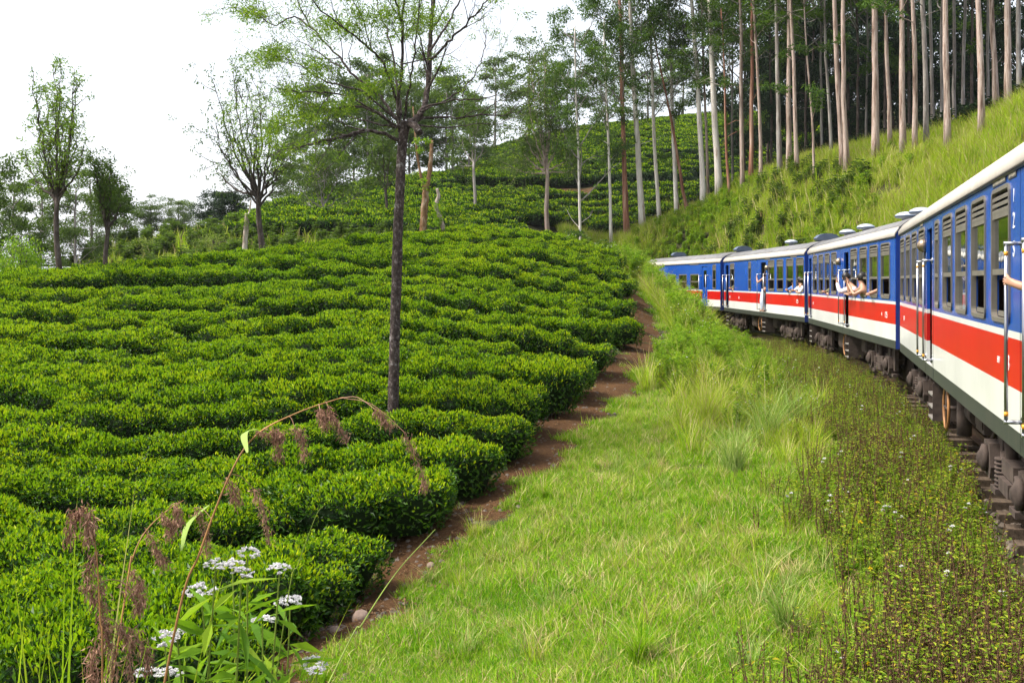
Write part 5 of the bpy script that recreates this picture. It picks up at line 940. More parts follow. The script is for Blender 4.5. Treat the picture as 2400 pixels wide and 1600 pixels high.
LT_ = [(-40, 60, 640, 400, 60, 0, 'dark tree cut off by the left picture edge'), (35, 66, 640, 430, 55, 1, 'tall dark tree nearest the left picture edge'), (95, 70, 640, 440, 50, 0, 'bushy tree behind the small green house'), (175, 64, 630, 440, 48, 1, 'bushy tree between the thin trunk and the dark pollard'), (215, 72, 625, 420, 45, 2, 'tall tree directly behind the dark pollard'), (290, 80, 600, 480, 42, 0, 'small hazy tree right of the dark pollard')]
for px, d, pl, pt, hp, v, lb in LT_: put_tree('valley_tree', px, d, pt, 0.10, 4 * d / FPX, 'bark_grey', lb, 'trees in the valley on the left', OLV, hp * d / FPX / 2.2, 0, 0.0, 800 + abs(px), px * 0.1)
# pale shrubs on the slope behind the knoll
SHR = [dense_crown(421, 1.4, 0.9, 40, 60, 0.16, 0.07, 'shrub_leaf'), dense_crown(422, 1.2, 1.0, 36, 60, 0.16, 0.07, 'shrub_leaf')]
for px, d, pl, pt, hp, lb in [(350, 68, 618, 560, 55, 'rounded pale yellow shrub beyond the knoll'), (430, 70, 610, 575, 45, 'low pale shrub right of the rounded yellow one'), (500, 66, 610, 550, 50, 'olive shrub left of the short broken stump'), (640, 70, 600, 555, 50, 'scrubby shrub just right of the fan branched tree')]:
    dense_tree('shrub', px, d, pl, pt, hp, SHR, px, lb, 'shrubs behind the knoll', 'bark_dark', px, 3)['category'] = 'shrub'
dense_tree('leafy_tree', 45, 48, 690, 565, 60, [dense_crown(431, 1.6, 1.8, 50, 70, 0.2, 0.1, 'fern_leaf')], 0, 'bright green leafy tree beside the small green house', None, 'bark_grey', 0.3, 6)

M['shade_leaf'] = leaf_mat('mid green leaf', [(0.0, (0.030, 0.065, 0.016)), (0.5, (0.075, 0.135, 0.024)), (1.0, (0.190, 0.260, 0.030))], 0.4, 0.5, 0.3)
# ---- traced trees: helper that turns pixel polylines into branches
def poly3(pp, d0, d1): n = len(pp); return np.array([P(a, b, d0 + (d1 - d0) * i / (n - 1)) for i, (a, b) in enumerate(pp)])
def smooth3(p, per=5): return catmull(p, per)
# the shade tree in the field
rg = np.random.default_rng(9); D0 = 20.0; tb = MB(); wb = MB(); outs = []
trunk = poly3([(922, 1010), (922, 950), (925, 800), (931, 600), (938, 420), (944, 330), (952, 285)], D0, D0); trunk = smooth3(trunk, 6); pxr = np.interp(np.linspace(0, 1, len(trunk)), [0, .08, .3, .7, .9, 1], [15.5, 13.5, 12.5, 11, 11.5, 14]) * D0 / FPX
tb.tube(trunk, pxr, 14, 0, True, True, 0.05, rg)
LIMBS = [([(950, 295), (975, 280), (992, 255), (1002, 200), (1008, 110), (1014, 20), (1020, -90), (1030, -220)], 9, 3, 1.0), ([(936, 310), (934, 240), (942, 150), (944, 60), (950, -60), (952, -180)], 4.5, 2, -0.8), ([(936, 330), (895, 312), (840, 308), (770, 330), (700, 345), (650, 350)], 5, 1, -1.5),
         ([(936, 290), (893, 228), (830, 178), (790, 130), (735, 70), (690, -10), (660, -80)], 4, 1, 1.2), ([(930, 300), (880, 262), (815, 250), (740, 270), (670, 292), (620, 300)], 3.5, 1, 0.8), ([(938, 280), (905, 160), (862, 112), (805, 65), (745, 15), (700, -60)], 3.5, 1, -1.6),
         ([(1004, 150), (1050, 100), (1092, 58), (1135, 10), (1180, -60)], 3.5, 1, -1.0), ([(958, 288), (1000, 276), (1080, 275), (1165, 270), (1215, 262)], 4, 1, 1.0), ([(1000, 250), (1060, 236), (1120, 232), (1185, 222)], 2.5, .8, -1.8), ([(985, 262), (1065, 222), (1110, 180), (1135, 120), (1140, 70)], 2.5, .8, 1.6),
         ([(934, 285), (850, 215), (765, 192), (690, 146), (640, 130)], 3, .8, -0.5), ([(940, 270), (915, 100), (890, 30), (870, -70)], 3, 1, 1.5), ([(945, 285), (965, 180), (975, 90), (985, -40)], 3, 1, -1.5), ([(1008, 120), (1060, 40), (1090, -40), (1110, -120)], 3, 1, 1.3), ([(930, 300), (860, 285), (780, 262), (700, 240), (640, 275)], 2.5, .8, 2.0),
         ([(938, 300), (820, 230), (740, 215), (690, 215), (640, 200)], 2.5, .8, -2.2), ([(960, 290), (1040, 300), (1100, 292), (1180, 290)], 2.5, .8, 2.0), ([(735, 70), (690, 40), (640, 60), (600, 30), (580, 20)], 2.2, .8, 0.6), ([(800, 160), (740, 120), (690, 90)], 2, .7, 1.0), ([(945, 60), (920, -20), (900, -90)], 3, 1, -1.4)]
for pp, r0, r1, dz in LIMBS:
    L3 = smooth3(poly3(pp, D0, D0 + dz), 6); L3[1:-1] += rg.normal(size=L3[1:-1].shape) * 0.012; rr = np.linspace(r0, r1, len(L3)) * D0 / FPX
    wb.tube(L3, rr, 8 if r0 > 4 else 6, 0, False, True, 0.04, rg)
    for k in range(int(len(L3) / 3.2)):
        i = rg.integers(len(L3) // 3, len(L3) - 1); d_ = unit(L3[i + 1] - L3[i]); q = unit(rg.normal(size=3) + np.array((0, 0, 0.25))); grow(wb, L3[i], d_ * 0.75 + q * 0.65, rg.uniform(0.6, 1.3), max(0.006, rr[i] * 0.5), 0, rg, outs, (3,), 0.6, 0.7, 0.05, 0.18, 5, 0.3, 0.3)
    outs.append((1, L3[len(L3) // 2:]))
wb.tube(smooth3(poly3([(955, 290), (972, 295), (984, 312)], D0, D0 - 0.4), 4), [0.07] * 8 + [0.06], 8)
C = along(outs, (0, 1), 0.34, rg, 0.35); cpx = CX + FPX * C[:, 0] / C[:, 1]; cpy = HOR - FPX * (C[:, 2] - CAMZ) / C[:, 1]
prob = 0.8 * np.where(cpx > 1030, 0.34, np.where(cpy > 200, np.interp(cpx, [600, 700, 800, 900, 960], [1, 0.95, 0.75, 0.35, 0.25]), np.interp(cpy, [0, 120, 200], [0.9, 0.75, 0.5]))); C = C[rg.uniform(0, 1, len(C)) < prob]
FOC = [(590, 25), (575, 18), (640, 130), (620, 140), (600, 148), (655, 122), (730, 160), (742, 150), (735, 175), (745, 85), (770, 50), (780, 60), (830, 30), (850, 45), (900, 40), (920, 30), (960, 50), (945, 75), (1000, 60), (1010, 40), (1050, 60), (700, 275), (720, 268), (760, 262), (790, 245), (805, 252), (660, 285), (640, 300), (632, 315), (700, 215), (680, 205), (860, 205), (870, 215), (910, 165), (920, 175), (700, 230), (820, 70), (880, 90), (800, 75), (890, 45), (975, 30)]
FC = np.array([P(a + rg.normal() * 6, b + rg.normal() * 6, D0 + rg.uniform(-1.2, 1.2)) for a, b in FOC for _ in range(2)])
cb = MB(); clumps(cb, C, rg.uniform(0.10, 0.22, len(C)), 36, 0.075, 0.016, rg, 0.7, 0.15); clumps(cb, FC, rg.uniform(0.18, 0.38, len(FC)), 130, 0.09, 0.020, rg, 0.7, 0.1)
tr_ = thing_tree('shade_tree', trunk[0], 'tall feathery shade tree with lichened grey trunk standing in the tea', tb, 'bark_main', cb, 'feather_leaf', wb)
# fan-branched trees along the crest
def fan_tree(name, px, d, py_base, py_fork, targets, rpx, label, lm, bm, seed, nl=40, L=0.12, Wd=0.04, step=0.35, crad=0.25, kids=(3,), twig=1.4):
    rg = np.random.default_rng(seed); tb, wb, cb = MB(), MB(), MB(); b0 = base_at(px[0], d); fork = P(px[1], py_fork, d); b0[2] = min(b0[2], P(px[0], py_base, d)[2]) - 0.3
    ts = np.linspace(0, 1, 9); pts = b0 + (fork - b0) * ts[:, None]; pts[:, 0] += 0.06 * np.sin(ts * 6 + seed); tb.tube(pts, rpx * d / FPX * (1.1 - 0.35 * ts), 10, 0, True, True, 0.06, rg); outs = []
    for tx, ty in targets:
        e = P(tx, ty, d + rg.uniform(-1.5, 1.5)); m = (fork + e) / 2 + np.array(((e[0] - fork[0]) * 0.12, 0, -0.1 * abs(e[0] - fork[0]))); L3 = smooth3(np.array([fork - np.array((0, 0, rg.uniform(0, 0.5))), m, e]), 6); L3[1:] += rg.normal(size=L3[1:].shape) * 0.04
        wb.tube(L3, np.linspace(rpx * 0.42, 0.5, len(L3)) * d / FPX, 6, 0, False); outs.append((0, L3[3:]))
        for k in range(7):
            i = rg.integers(2, len(L3) - 1); d_ = unit(L3[i + 1] - L3[i]); grow(wb, L3[i], d_ * 0.8 + unit(rg.normal(size=3)) * 0.6, twig * rg.uniform(0.5, 1.2), 0.018, 0, rg, outs, kids, 0.6, 0.7, 0.06, 0.16, 5, 0.3, 0.3)
    C = along(outs, (0, 1), step, rg, 0.25); clumps(cb, C, rg.uniform(0.6, 1.3, len(C)) * crad, nl, L, Wd, rg, 0.75, 0.1)
    return thing_tree(name, b0, label, tb, bm, cb, lm, wb)
fan_tree('crest_tree', (613, 608), 42, 590, 462, [(500, 190), (530, 240), (545, 145), (570, 210), (590, 260), (610, 200), (640, 290), (665, 330), (510, 330), (495, 290), (560, 330), (630, 380), (660, 400), (500, 380), (600, 320), (670, 360)], 7.5, 'fan branched tree with thin foliage on the knoll crest', 'olive_leaf', 'bark_dark', 31, 8, 0.14, 0.05, 0.5, 0.17, (2,), 1.1)
fan_tree('crest_tree', (138, 134), 38, 645, 455, [(75, 165), (110, 200), (130, 150), (140, 145), (175, 165), (185, 175), (90, 260), (200, 330), (60, 370), (110, 330), (150, 260), (175, 250), (120, 250), (190, 300), (140, 210), (85, 310), (165, 330), (100, 400), (165, 410)], 7, 'tall slim tree with bright leaf tufts at the left of the crest', 'shade_leaf', 'bark_dark', 32, 13, 0.14, 0.05, 0.4, 0.2, (1,), 0.6)
fan_tree('crest_tree', (250, 251), 39, 630, 520, [(225, 380), (240, 375), (255, 385), (270, 420), (285, 470), (230, 430), (245, 410), (262, 440), (296, 490), (275, 460), (235, 460), (250, 450), (220, 400), (265, 400)], 6, 'dark dense pollard tree with upright crown at the left of the crest', 'olive_leaf', 'bark_dark', 33, 13, 0.14, 0.055, 0.3, 0.2, (2,), 0.5)
fan_tree('umbrella_tree', (1283, 1281), 88, 505, 395, [(1225, 380), (1210, 400), (1250, 340), (1300, 330), (1340, 360), (1355, 400), (1270, 300), (1220, 350), (1240, 250), (1290, 220), (1320, 280), (1260, 180), (1300, 150), (1225, 300), (1275, 100), (1240, 120)], 5.5, 'brown trunked tree with layered umbrella crown below the terrace', 'olive_leaf', 'bark_pink', 34, 16, 0.28, 0.11, 0.8, 0.42, (2,), 2.0)
fan_tree('thin_tree', (757, 757), 78, 565, 480, [(700, 440), (730, 400), (760, 380), (790, 410), (820, 440), (845, 450), (710, 470), (800, 380), (740, 350)], 4, 'thin trunked tree with flat spreading crown behind the knoll', 'olive_leaf', 'bark_grey', 35, 14, 0.28, 0.11, 0.9, 0.4, (2,), 1.6)
fan_tree('thin_tree', (905, 905), 76, 550, 440, [(880, 400), (905, 380), (930, 400), (870, 350), (915, 330), (895, 300)], 4, 'thin dark trunked tree just left of the shade tree', 'olive_leaf', 'bark_dark', 36, 14, 0.28, 0.11, 0.9, 0.4, (2,), 1.4)
fan_tree('thin_tree', (1112, 1112), 82, 505, 380, [(1085, 340), (1112, 300), (1140, 330), (1095, 270), (1120, 240), (1075, 390)], 4, 'slender dark tree between the forked stump and the umbrella tree', 'olive_leaf', 'bark_grey', 37, 14, 0.28, 0.11, 0.9, 0.4, (2,), 1.4)
# pollard stumps
def stump(name, polys, d, radii, label, bm, seed, sprig=None, lm='fern_leaf', knobs=3):
    rg = np.random.default_rng(seed); tb = MB(); b0 = base_at(polys[0][0][0], d)
    for k, (pp, (ra, rb)) in enumerate(zip(polys, radii)):
        q = poly3(pp, d, d + 0.2 * k)
        if k == 0: q = np.vstack([[q[0][0], q[0][1], min(q[0][2], b0[2]) - 0.2], q])
        q = smooth3(q, 5); tb.tube(q, np.linspace(ra, rb, len(q)) * d / FPX, 9, 0, True, True, 0.10, rg)
    cb = None
    if sprig: cb = MB(); C = np.array([P(a, b, d - 0.1) for a, b in sprig]); clumps(cb, C, 0.16, 46, 0.13, 0.07, rg, 0.9, 0.3)
    return thing_tree(name, b0, label, tb, bm, cb, lm, None, 'pollarded stumps on the crest', 'tree stump')
stump('broken_stump', [[(574, 598), (575, 560), (578, 525), (580, 500)], [(579, 525), (582, 505), (585, 495), (588, 470)]], 41, [(6, 6), (3.5, 1.5)], 'short broken tree stump on the knoll crest, pinkish brown', 'bark_stump', 41, [(570, 520), (588, 505)])
stump('forked_stump', [[(992, 545), (994, 500), (998, 455), (1000, 435)], [(998, 450), (986, 410), (978, 360), (972, 300), (968, 250)], [(1000, 445), (1006, 410), (1010, 370), (1012, 330)]], 48, [(9, 8), (4, 1.5), (6, 4)], 'forked orange brown stump with two pale limbs behind the crest', 'bark_orange', 42, [(985, 350), (978, 330), (1002, 330), (1000, 440), (992, 425)])
stump('dead_stump', [[(1044, 570), (1038, 535), (1030, 505), (1022, 480), (1028, 460), (1024, 442)]], 46, [(7, 3.5)], 'crooked pale dead stump wrapped in creeper on the crest', 'bark_stump', 43, [(1020, 500), (1030, 512), (1034, 490), (1022, 480), (1026, 520)])
# ------------------------------------------------------------------ small house in the valley
M['house_wall'] = simple('green house wall', (0.10, 0.30, 0.22), 0.8, 0.2, 0, 0.15, 3); M['house_roof'] = simple('white metal roof', (0.62, 0.64, 0.66), 0.5, 0.4, 0.1, 0.1, 3); M['house_door'] = simple('red house door', (0.25, 0.03, 0.03), 0.6, 0.3); M['house_pane'] = simple('dark house window', (0.02, 0.025, 0.03), 0.15, 0.5)
hp = P(92, 668, 62); hr = empty('small_house', (hp[0], hp[1], hp[2] - 0.6), R(12)); tag(hr, 'small green house with white metal roof among the trees at left', 'house')
b = MB(); b.box(-1.5, 1.5, -1.2, 1.2, -1.0, 1.15); b.prism([(-1.2, 1.15), (1.2, 1.15), (0, 1.6)], -1.5, 1.5, 'x'); b.build('wall', M['house_wall'], hr)
for sg in (-1, 1): b = MB(); b.prism([(sg * 1.45, 1.05), (sg * 1.45, 1.11), (0.0, 1.68), (0.0, 1.62)], -1.75, 1.75, 'x'); b.build('roof', M['house_roof'], hr)
b = MB(); b.box(0.2, 0.75, -1.23, -1.19, -0.9, 0.75); b.build('door', M['house_door'], hr)
for x in (-1.1, -0.5): b = MB(); b.box(x, x + 0.4, -1.22, -1.19, 0.1, 0.7); b.build('window', M['house_pane'], hr)

# ------------------------------------------------------------------ rocks, grass clumps and broad plants on the slope
def rock(name, px, py, d, r_, label, seed):
    rg = np.random.default_rng(seed); p = P(px, py, d); p[2] = float(H(p[0], p[1])) + r_ * 0.35; b = MB(); n = 12; prof = [(0.02, -1), (0.6, -0.8), (0.98, -0.2), (0.92, 0.35), (0.55, 0.8), (0.03, 0.95)]
    b.lathe([(a * r_, z * r_) for a, z in prof], n); V = b.V[0]; V *= 1 + 0.10 * np.sin(V * 9 / r_ * 0.35 + seed) + rg.normal(size=V.shape) * 0.03
    o_ = b.build(name, M['stone_pale'], None, tuple(p)); tag(o_, label, 'rock')
M['stone_pale'] = simple('pinkish field stone', (0.22, 0.16, 0.13), 0.9, 0.2, 0, 0.35, 8, 0.5)
rock('field_stone', 845, 1468, 12.0, 0.11, 'round pinkish stone half buried at the edge of the path', 1); rock('field_stone', 785, 1478, 11.6, 0.08, 'smaller grey stone left of the round one on the path', 2); rock('field_stone', 1010, 1322, 14.2, 0.06, 'small stone beside the bluish grass tuft', 3)
def clump(name, px, py, n, h, lean, label, mat, seed, wid=0.010, straw=14, dguess=None):
    """grass clump rooted where the photo shows its foot"""
    z = -0.3; d = dguess or (CAMZ - z) * FPX / (py - HOR)
    for _ in range(12): x = (px - CX) * d / FPX; z = float(H(x, d)); d = 0.5 * d + 0.5 * (CAMZ - z) * FPX / (py - HOR)
    o_ = linkobj(name, tuft(seed, n, h, h * 0.14, lean, wid, M[mat], 5, 0, straw)); o_.location = (x, d, z); tag(o_, label, 'grass clump', 'tall grass clumps on the slope')
clump('grass_clump', 1800, 1045, 240, 1.35, 1.0, 'large drooping grass clump nearest the train on the slope', 'clump_grass', 501)
clump('grass_clump', 1860, 1010, 160, 1.2, 1.0, 'wispy pale grass clump behind the large drooping one', 'clump_grass', 507)
clump('grass_clump', 1720, 1110, 220, 1.0, 0.8, 'pale bluish grass clump below the large drooping one', 'clump_grass', 502)
clump('grass_clump', 1655, 1010, 190, 1.15, 0.6, 'upright grass clump with dry stalks beside the lush weeds', 'tall_grass', 503, 0.010, 50)
clump('grass_clump', 1550, 1085, 80, 0.38, 0.8, 'small blue-green grass tuft on the open slope', 'clump_grass', 504)
clump('grass_clump', 1275, 1170, 110, 0.38, 0.85, 'dark green grass tuft at the path edge', 'grass', 505)
clump('grass_clump', 1330, 1110, 90, 0.34, 0.85, 'second dark green tuft higher along the path edge', 'grass', 508)
clump('grass_clump', 1005, 1370, 90, 0.30, 0.8, 'small bluish grass tuft low beside the path', 'clump_grass', 506)
clump('grass_clump', 1000, 1480, 80, 0.26, 0.9, 'bluish grass tuft nearest the round stone', 'clump_grass', 511)
clump('grass_clump', 1500, 1560, 200, 0.42, 0.9, 'bright yellow-green grass clump at the bottom of the slope', 'grass', 509, 0.009)
clump('grass_clump', 1840, 1480, 120, 0.50, 0.85, 'pale grass clump at the edge of the brown weeds', 'clump_grass', 510)
def flower_weed(px, py, dd, n, hh, label, seed, cat='flowering weed', group='white flowering weeds by the path'):
    x, y = P(px, py, dd)[:2]; o_ = linkobj('flowering_weed', weed(seed, hh, n, 60, 0.1, n, 0.10, 'fern_leaf', 'petal')); o_.location = (x, y, float(H(x, y))); o_.scale = (1, 1, 1); tag(o_, label, cat, group); return o_
for k, (px, py, dd, n, hh, lb) in enumerate([(1445, 600, 54, 14, 1.6, 'white flowering weed where the path meets the crest'), (1425, 620, 53, 12, 1.3, 'lower white flowering weed left of the path top'), (1340, 548, 49, 12, 1.2, 'white flowering weed on the tea crest by the first pale trunk'), (1545, 800, 31, 10, 0.9, 'white flowering weed at the lower edge of the lush weeds'), (1650, 745, 36, 12, 1.1, 'white topped weed in front of the third coach wheels')]): flower_weed(px, py, dd, n, hh, lb, 520 + k)

# ------------------------------------------------------------------ tall plants close to the camera, lower left
def head(b, c, r_, rg, mat=1, n=26):                                    # flat white flower head made of florets
    a = rg.uniform(0, 6.28, n); q = r_ * np.sqrt(rg.uniform(0, 1, n)); C = c + np.stack([q * np.cos(a), q * np.sin(a), 0.55 * r_ * (1 - (q / r_) ** 2) + rg.normal(size=n) * 0.002], -1)
    for cc in C:
        m_ = 9; d = rg.normal(size=(m_, 3)); d[:, 2] = np.abs(d[:, 2]) * 0.6 + 0.2; leaves(b, np.tile(cc, (m_, 1)), d, np.tile((0, 0, 1.0), (m_, 1)) + rg.normal(size=(m_, 3)) * 0.5, r_ * 0.24, r_ * 0.14, mat)
rg = np.random.default_rng(61); DN = 3.2
HEADS = [(580, 1305, 20), (505, 1332, 20), (545, 1335, 22), (565, 1352, 20), (655, 1342, 20), (470, 1395, 26), (680, 1422, 24), (615, 1462, 20), (385, 1507, 26), (415, 1488, 14), (735, 1565, 24), (345, 1588, 22), (395, 1588, 22), (742, 1580, 16)]
root3 = P(560, 1950, DN); stems, lf = MB(), MB(); fl_root = empty('flowering_plant', (root3[0], root3[1], float(H(root3[0], root3[1])))); tag(fl_root, 'tall white flowering plant with long bright leaves in the lower left corner', 'flowering plant')
off = tuple(-np.array(fl_root.location))
for k, (px, py, rp) in enumerate(HEADS):
    d = DN + rg.uniform(-0.25, 0.25); top = P(px, py, d); foot = np.array(fl_root.location) + np.array((rg.normal() * 0.10, rg.normal() * 0.1, 0)); mid = foot * 0.45 + top * 0.55 + np.array(((foot[0] - top[0]) * 0.15, 0, 0.05))
    q = smooth3(np.array([foot, mid, top]), 6); stems.tube(q, np.linspace(0.006, 0.0025, len(q)), 5, 0, False)
    hb = MB(); head(hb, top + np.array((0, 0, 0.004)), rp * d / FPX * 1.5, rg, 0, 24); hb.build('flower_head', M['petal'], fl_root, off)
    n = 36; t_ = rg.uniform(0.45, 0.97, n) * (len(q) - 1); i = np.minimum(t_.astype(int), len(q) - 2); p = q[i] + (q[i + 1] - q[i]) * (t_ - i)[:, None]; a = rg.uniform(0, 6.28, n)
    d_ = np.stack([np.cos(a), np.sin(a) * 0.7, rg.uniform(-0.7, 0.6, n)], -1); leaves(lf, p, d_, np.tile((0, 0, 1.0), (n, 1)) + rg.normal(size=(n, 3)) * 0.3, rg.uniform(0.09, 0.19, n), rg.uniform(0.016, 0.034, n), 0, 0.15)
tag(stems.build('stems', M['green_stem'], fl_root, off), kind='stuff'); tag(lf.build('leaves', M['fern_leaf'], fl_root, off), kind='stuff')
def plume(name, stem_px, d0, d1, r0, stemmat, panicles, label, seed, blades_px=(), lenf=1.0):
    """arching grass stem with drooping brown seed plumes; panicles: (x, y, x2, y2, ...) pixel polylines that hang from the stem"""
    rg = np.random.default_rng(seed); q = poly3(stem_px, d0, d1); e_ = unit(q[0] - q[1]); e_[0] *= 0.6; foot = q[0] + e_ / abs(e_[2]) * 2.0; foot[2] = float(H(foot[0], foot[1])); q = np.vstack([foot, (foot + q[0]) / 2 + np.array((e_[0] * -0.1, 0, 0)), q]); S3 = smooth3(q, 8); b = MB(); b.tube(S3, np.linspace(r0, r0 * 0.35, len(S3)), 6, 0, False)
    root = empty(name, tuple(foot)); tag(root, label, 'tall grass', 'plumed grasses near the camera'); off = tuple(-foot); b.build('stem', M[stemmat], root, off)
    for pp in panicles:
        L3 = smooth3(poly3([(pp[i], pp[i + 1]) for i in range(0, len(pp), 2)], (d0 + d1) / 2, (d0 + d1) / 2), 10); c = MB(); n = 260; t_ = rg.uniform(0.05, 1, n) * (len(L3) - 1); i = np.minimum(t_.astype(int), len(L3) - 2); p = L3[i] + (L3[i + 1] - L3[i]) * (t_ - i)[:, None] + rg.normal(size=(n, 3)) * 0.007 * lenf
        d_ = rg.normal(size=(n, 3)) * 0.55 + np.array((0, 0, -1.0)); leaves(c, p, d_, rg.normal(size=(n, 3)), 0.016 * lenf * rg.uniform(0.6, 1.3, n), 0.0028 * lenf, 0, 0.2); c.tube(L3, 0.0012, 4, 0, False); q_ = S3[np.argmin(np.linalg.norm(S3 - L3[0], axis=1))]; m_ = (q_ + L3[0]) / 2 + np.array((0, 0, 0.12 * np.linalg.norm(q_ - L3[0]))); c.tube(smooth3(np.array([q_, m_, L3[0], L3[1]]), 4), 0.0011, 4, 0, False); tag(c.build('seed_plume', M['plume'], root, off), kind='stuff')
    for pp in blades_px:
        L3 = smooth3(poly3(pp, d0, d1), 6); n = len(L3); w_ = 0.011 * np.sin(np.linspace(0.25, 3.05, n))[:, None]; V = np.stack([L3 - np.array((1, 0, 0.5)) * w_, L3 + np.array((0, 0.6, 0.25)) * w_ * 0.3, L3 + np.array((1, 0, 0.5)) * w_], 1).reshape(-1, 3)
        F = [(i * 3 + j, i * 3 + j + 1, i * 3 + j + 4, i * 3 + j + 3) for i in range(n - 1) for j in range(2)]; MB().add(V, F, 0, True).build('blade', M['clump_grass'], root, off)
    return root
plume('plumed_grass', [(405, 1500), (470, 1290), (540, 1110), (600, 1020), (690, 970), (790, 935), (812, 932)], 2.9, 3.2, 0.0042, 'red_stem', [(770, 955, 785, 985, 812, 1030), (750, 960, 765, 1000), (880, 960, 915, 1000), (945, 1010, 970, 1060, 992, 1120, 995, 1145), (690, 1000, 710, 1030, 712, 1075), (640, 1000, 650, 1040, 655, 1070), (600, 1010, 650, 1020, 660, 1015), (530, 1120, 548, 1150, 558, 1180), (590, 1140, 615, 1190, 630, 1270), (455, 1190, 480, 1240, 485, 1300)], 'long arching grass stem with drooping brown plumes across the tea', 71, [[(580, 1060), (572, 1020), (585, 1008), (605, 1006)], [(425, 1290), (440, 1230), (480, 1190), (492, 1182)]])
plume('plumed_grass', [(290, 1420), (310, 1310), (345, 1240), (400, 1190), (430, 1172)], 2.8, 3.0, 0.003, 'red_stem', [(380, 1200, 400, 1230, 398, 1260), (415, 1180, 420, 1230), (340, 1240, 370, 1290, 385, 1330), (300, 1330, 330, 1370, 320, 1380)], 'short arching grass stem with brown plumes left of the long one', 72)
plume('plumed_grass', [(240, 1600), (235, 1450), (225, 1290), (205, 1200), (190, 1185)], 2.6, 2.7, 0.003, 'red_stem', [(205, 1190, 170, 1210, 162, 1270), (210, 1200, 208, 1270), (225, 1290, 205, 1360, 225, 1420), (235, 1350, 240, 1430, 250, 1500), (240, 1440, 260, 1520, 265, 1590), (265, 1450, 300, 1500, 305, 1590), (300, 1470, 340, 1520, 345, 1570), (225, 1500, 215, 1560, 225, 1600), (280, 1360, 330, 1400, 320, 1430)], 'dense reddish brown plumed grass near the left picture edge', 73, (), 1.2)
plume('green_grass_stalk', [(670, 1430), (700, 1320), (740, 1210), (758, 1185)], 3.3, 3.3, 0.0028, 'green_stem', [], 'thin green grass stalk right of the white flowers', 74)
plume('green_grass_stalk', [(770, 1600), (850, 1460), (930, 1340), (1020, 1240)], 3.0, 3.6, 0.0038, 'green_stem', [], 'long straight green stalk slanting over the soil path', 75)
# loose grass at the lower left edge
NG = [tuft(540 + k, 70, 0.9, 0.12, 0.9, 0.012, M['tall_grass'], 6, 0, 0) for k in range(3)]; rs = np.random.default_rng(8)
for k, (px, d) in enumerate([(20, 3.4), (70, 3.0), (130, 3.2), (250, 3.3), (320, 3.1), (-30, 2.8), (180, 2.7), (430, 3.0), (520, 2.8), (90, 2.6)]):
    x = (px - CX) * d / FPX; o_ = linkobj('wild_grass', NG[k % 3]); o_.location = (x, d, float(H(x, d))); o_.rotation_euler[2] = k; s_ = rs.uniform(2.5, 3.1) * (1.0 if px < 200 else 0.86); o_.scale = (1.5, 1.5, s_); tag(o_, '%s tall wild grass tuft from the left along the bottom edge' % ORD[sorted([20, 70, 130, 250, 320, -30, 180, 430, 520, 90]).index(px)], 'grass tuft', 'wild grass at the lower left')

# ------------------------------------------------------------------ passengers
M['skin'] = simple('skin', (0.42, 0.23, 0.15), 0.5, 0.4, 0, 0.12, 12); M['hair'] = simple('dark hair', (0.012, 0.010, 0.009), 0.45, 0.4, 0, 0.4, 40)
for nm, c in (('cloth_white', (0.72, 0.70, 0.72)), ('cloth_stripe', (0.70, 0.60, 0.66)), ('cloth_blue', (0.10, 0.22, 0.55)), ('cloth_tan', (0.16, 0.15, 0.08)), ('cloth_pale', (0.55, 0.62, 0.75)), ('cloth_dark', (0.03, 0.03, 0.04))): M[nm] = simple(nm, c, 0.85, 0.2, 0, 0.15, 14)
def skin_mesh(name, verts, edges, rads, mat, sub=2, rootv=0):
    me = bpy.data.meshes.new(name); me.from_pydata([tuple(v) for v in verts], edges, []); ob = bpy.data.objects.new(name, me); COL.objects.link(ob)
    ob.modifiers.new('s', 'SKIN'); ss = ob.modifiers.new('d', 'SUBSURF'); ss.levels = sub; ss.render_levels = sub
    for i, r_ in enumerate(rads): me.skin_vertices[0].data[i].radius = (r_, r_) if not isinstance(r_, tuple) else r_; me.skin_vertices[0].data[i].use_root = (i == rootv)
    dg = bpy.context.evaluated_depsgraph_get(); m2 = bpy.data.meshes.new_from_object(ob.evaluated_get(dg)); bpy.data.objects.remove(ob); m2.name = name; m2.materials.clear(); m2.materials.append(M[mat])
    for p in m2.polygons: p.use_smooth = True
    return m2
def hand_chain(V, E, Rr, wrist, d, side_, i0):
    """palm, four fingers and a thumb off vertex i0 (the wrist)"""
    d = unit(np.array(d, float)); s_ = unit(np.array(side_, float)); n = np.cross(d, s_); palm = wrist + d * 0.075; V.append(palm); Rr.append((0.034, 0.020)); ip = len(V) - 1; E.append((i0, ip))
    for k, (o_, L) in enumerate(((-0.030, 0.062), (-0.010, 0.072), (0.010, 0.068), (0.030, 0.052))):
        a = palm + s_ * o_ + d * 0.018; V.append(a); Rr.append(0.0095); E.append((ip, len(V) - 1)); b = a + d * L * 0.55; V.append(b); Rr.append(0.0088); E.append((len(V) - 2, len(V) - 1)); c = b + unit(d * 0.5 + n * 0.85) * L * 0.55; V.append(c); Rr.append(0.0078); E.append((len(V) - 2, len(V) - 1))
    a = wrist + d * 0.03 - s_ * 0.038; V.append(a); Rr.append(0.011); E.append((i0, len(V) - 1)); b = a + unit(d * 0.7 - s_ * 0.5 + n * 0.5) * 0.045; V.append(b); Rr.append(0.009); E.append((len(V) - 2, len(V) - 1))
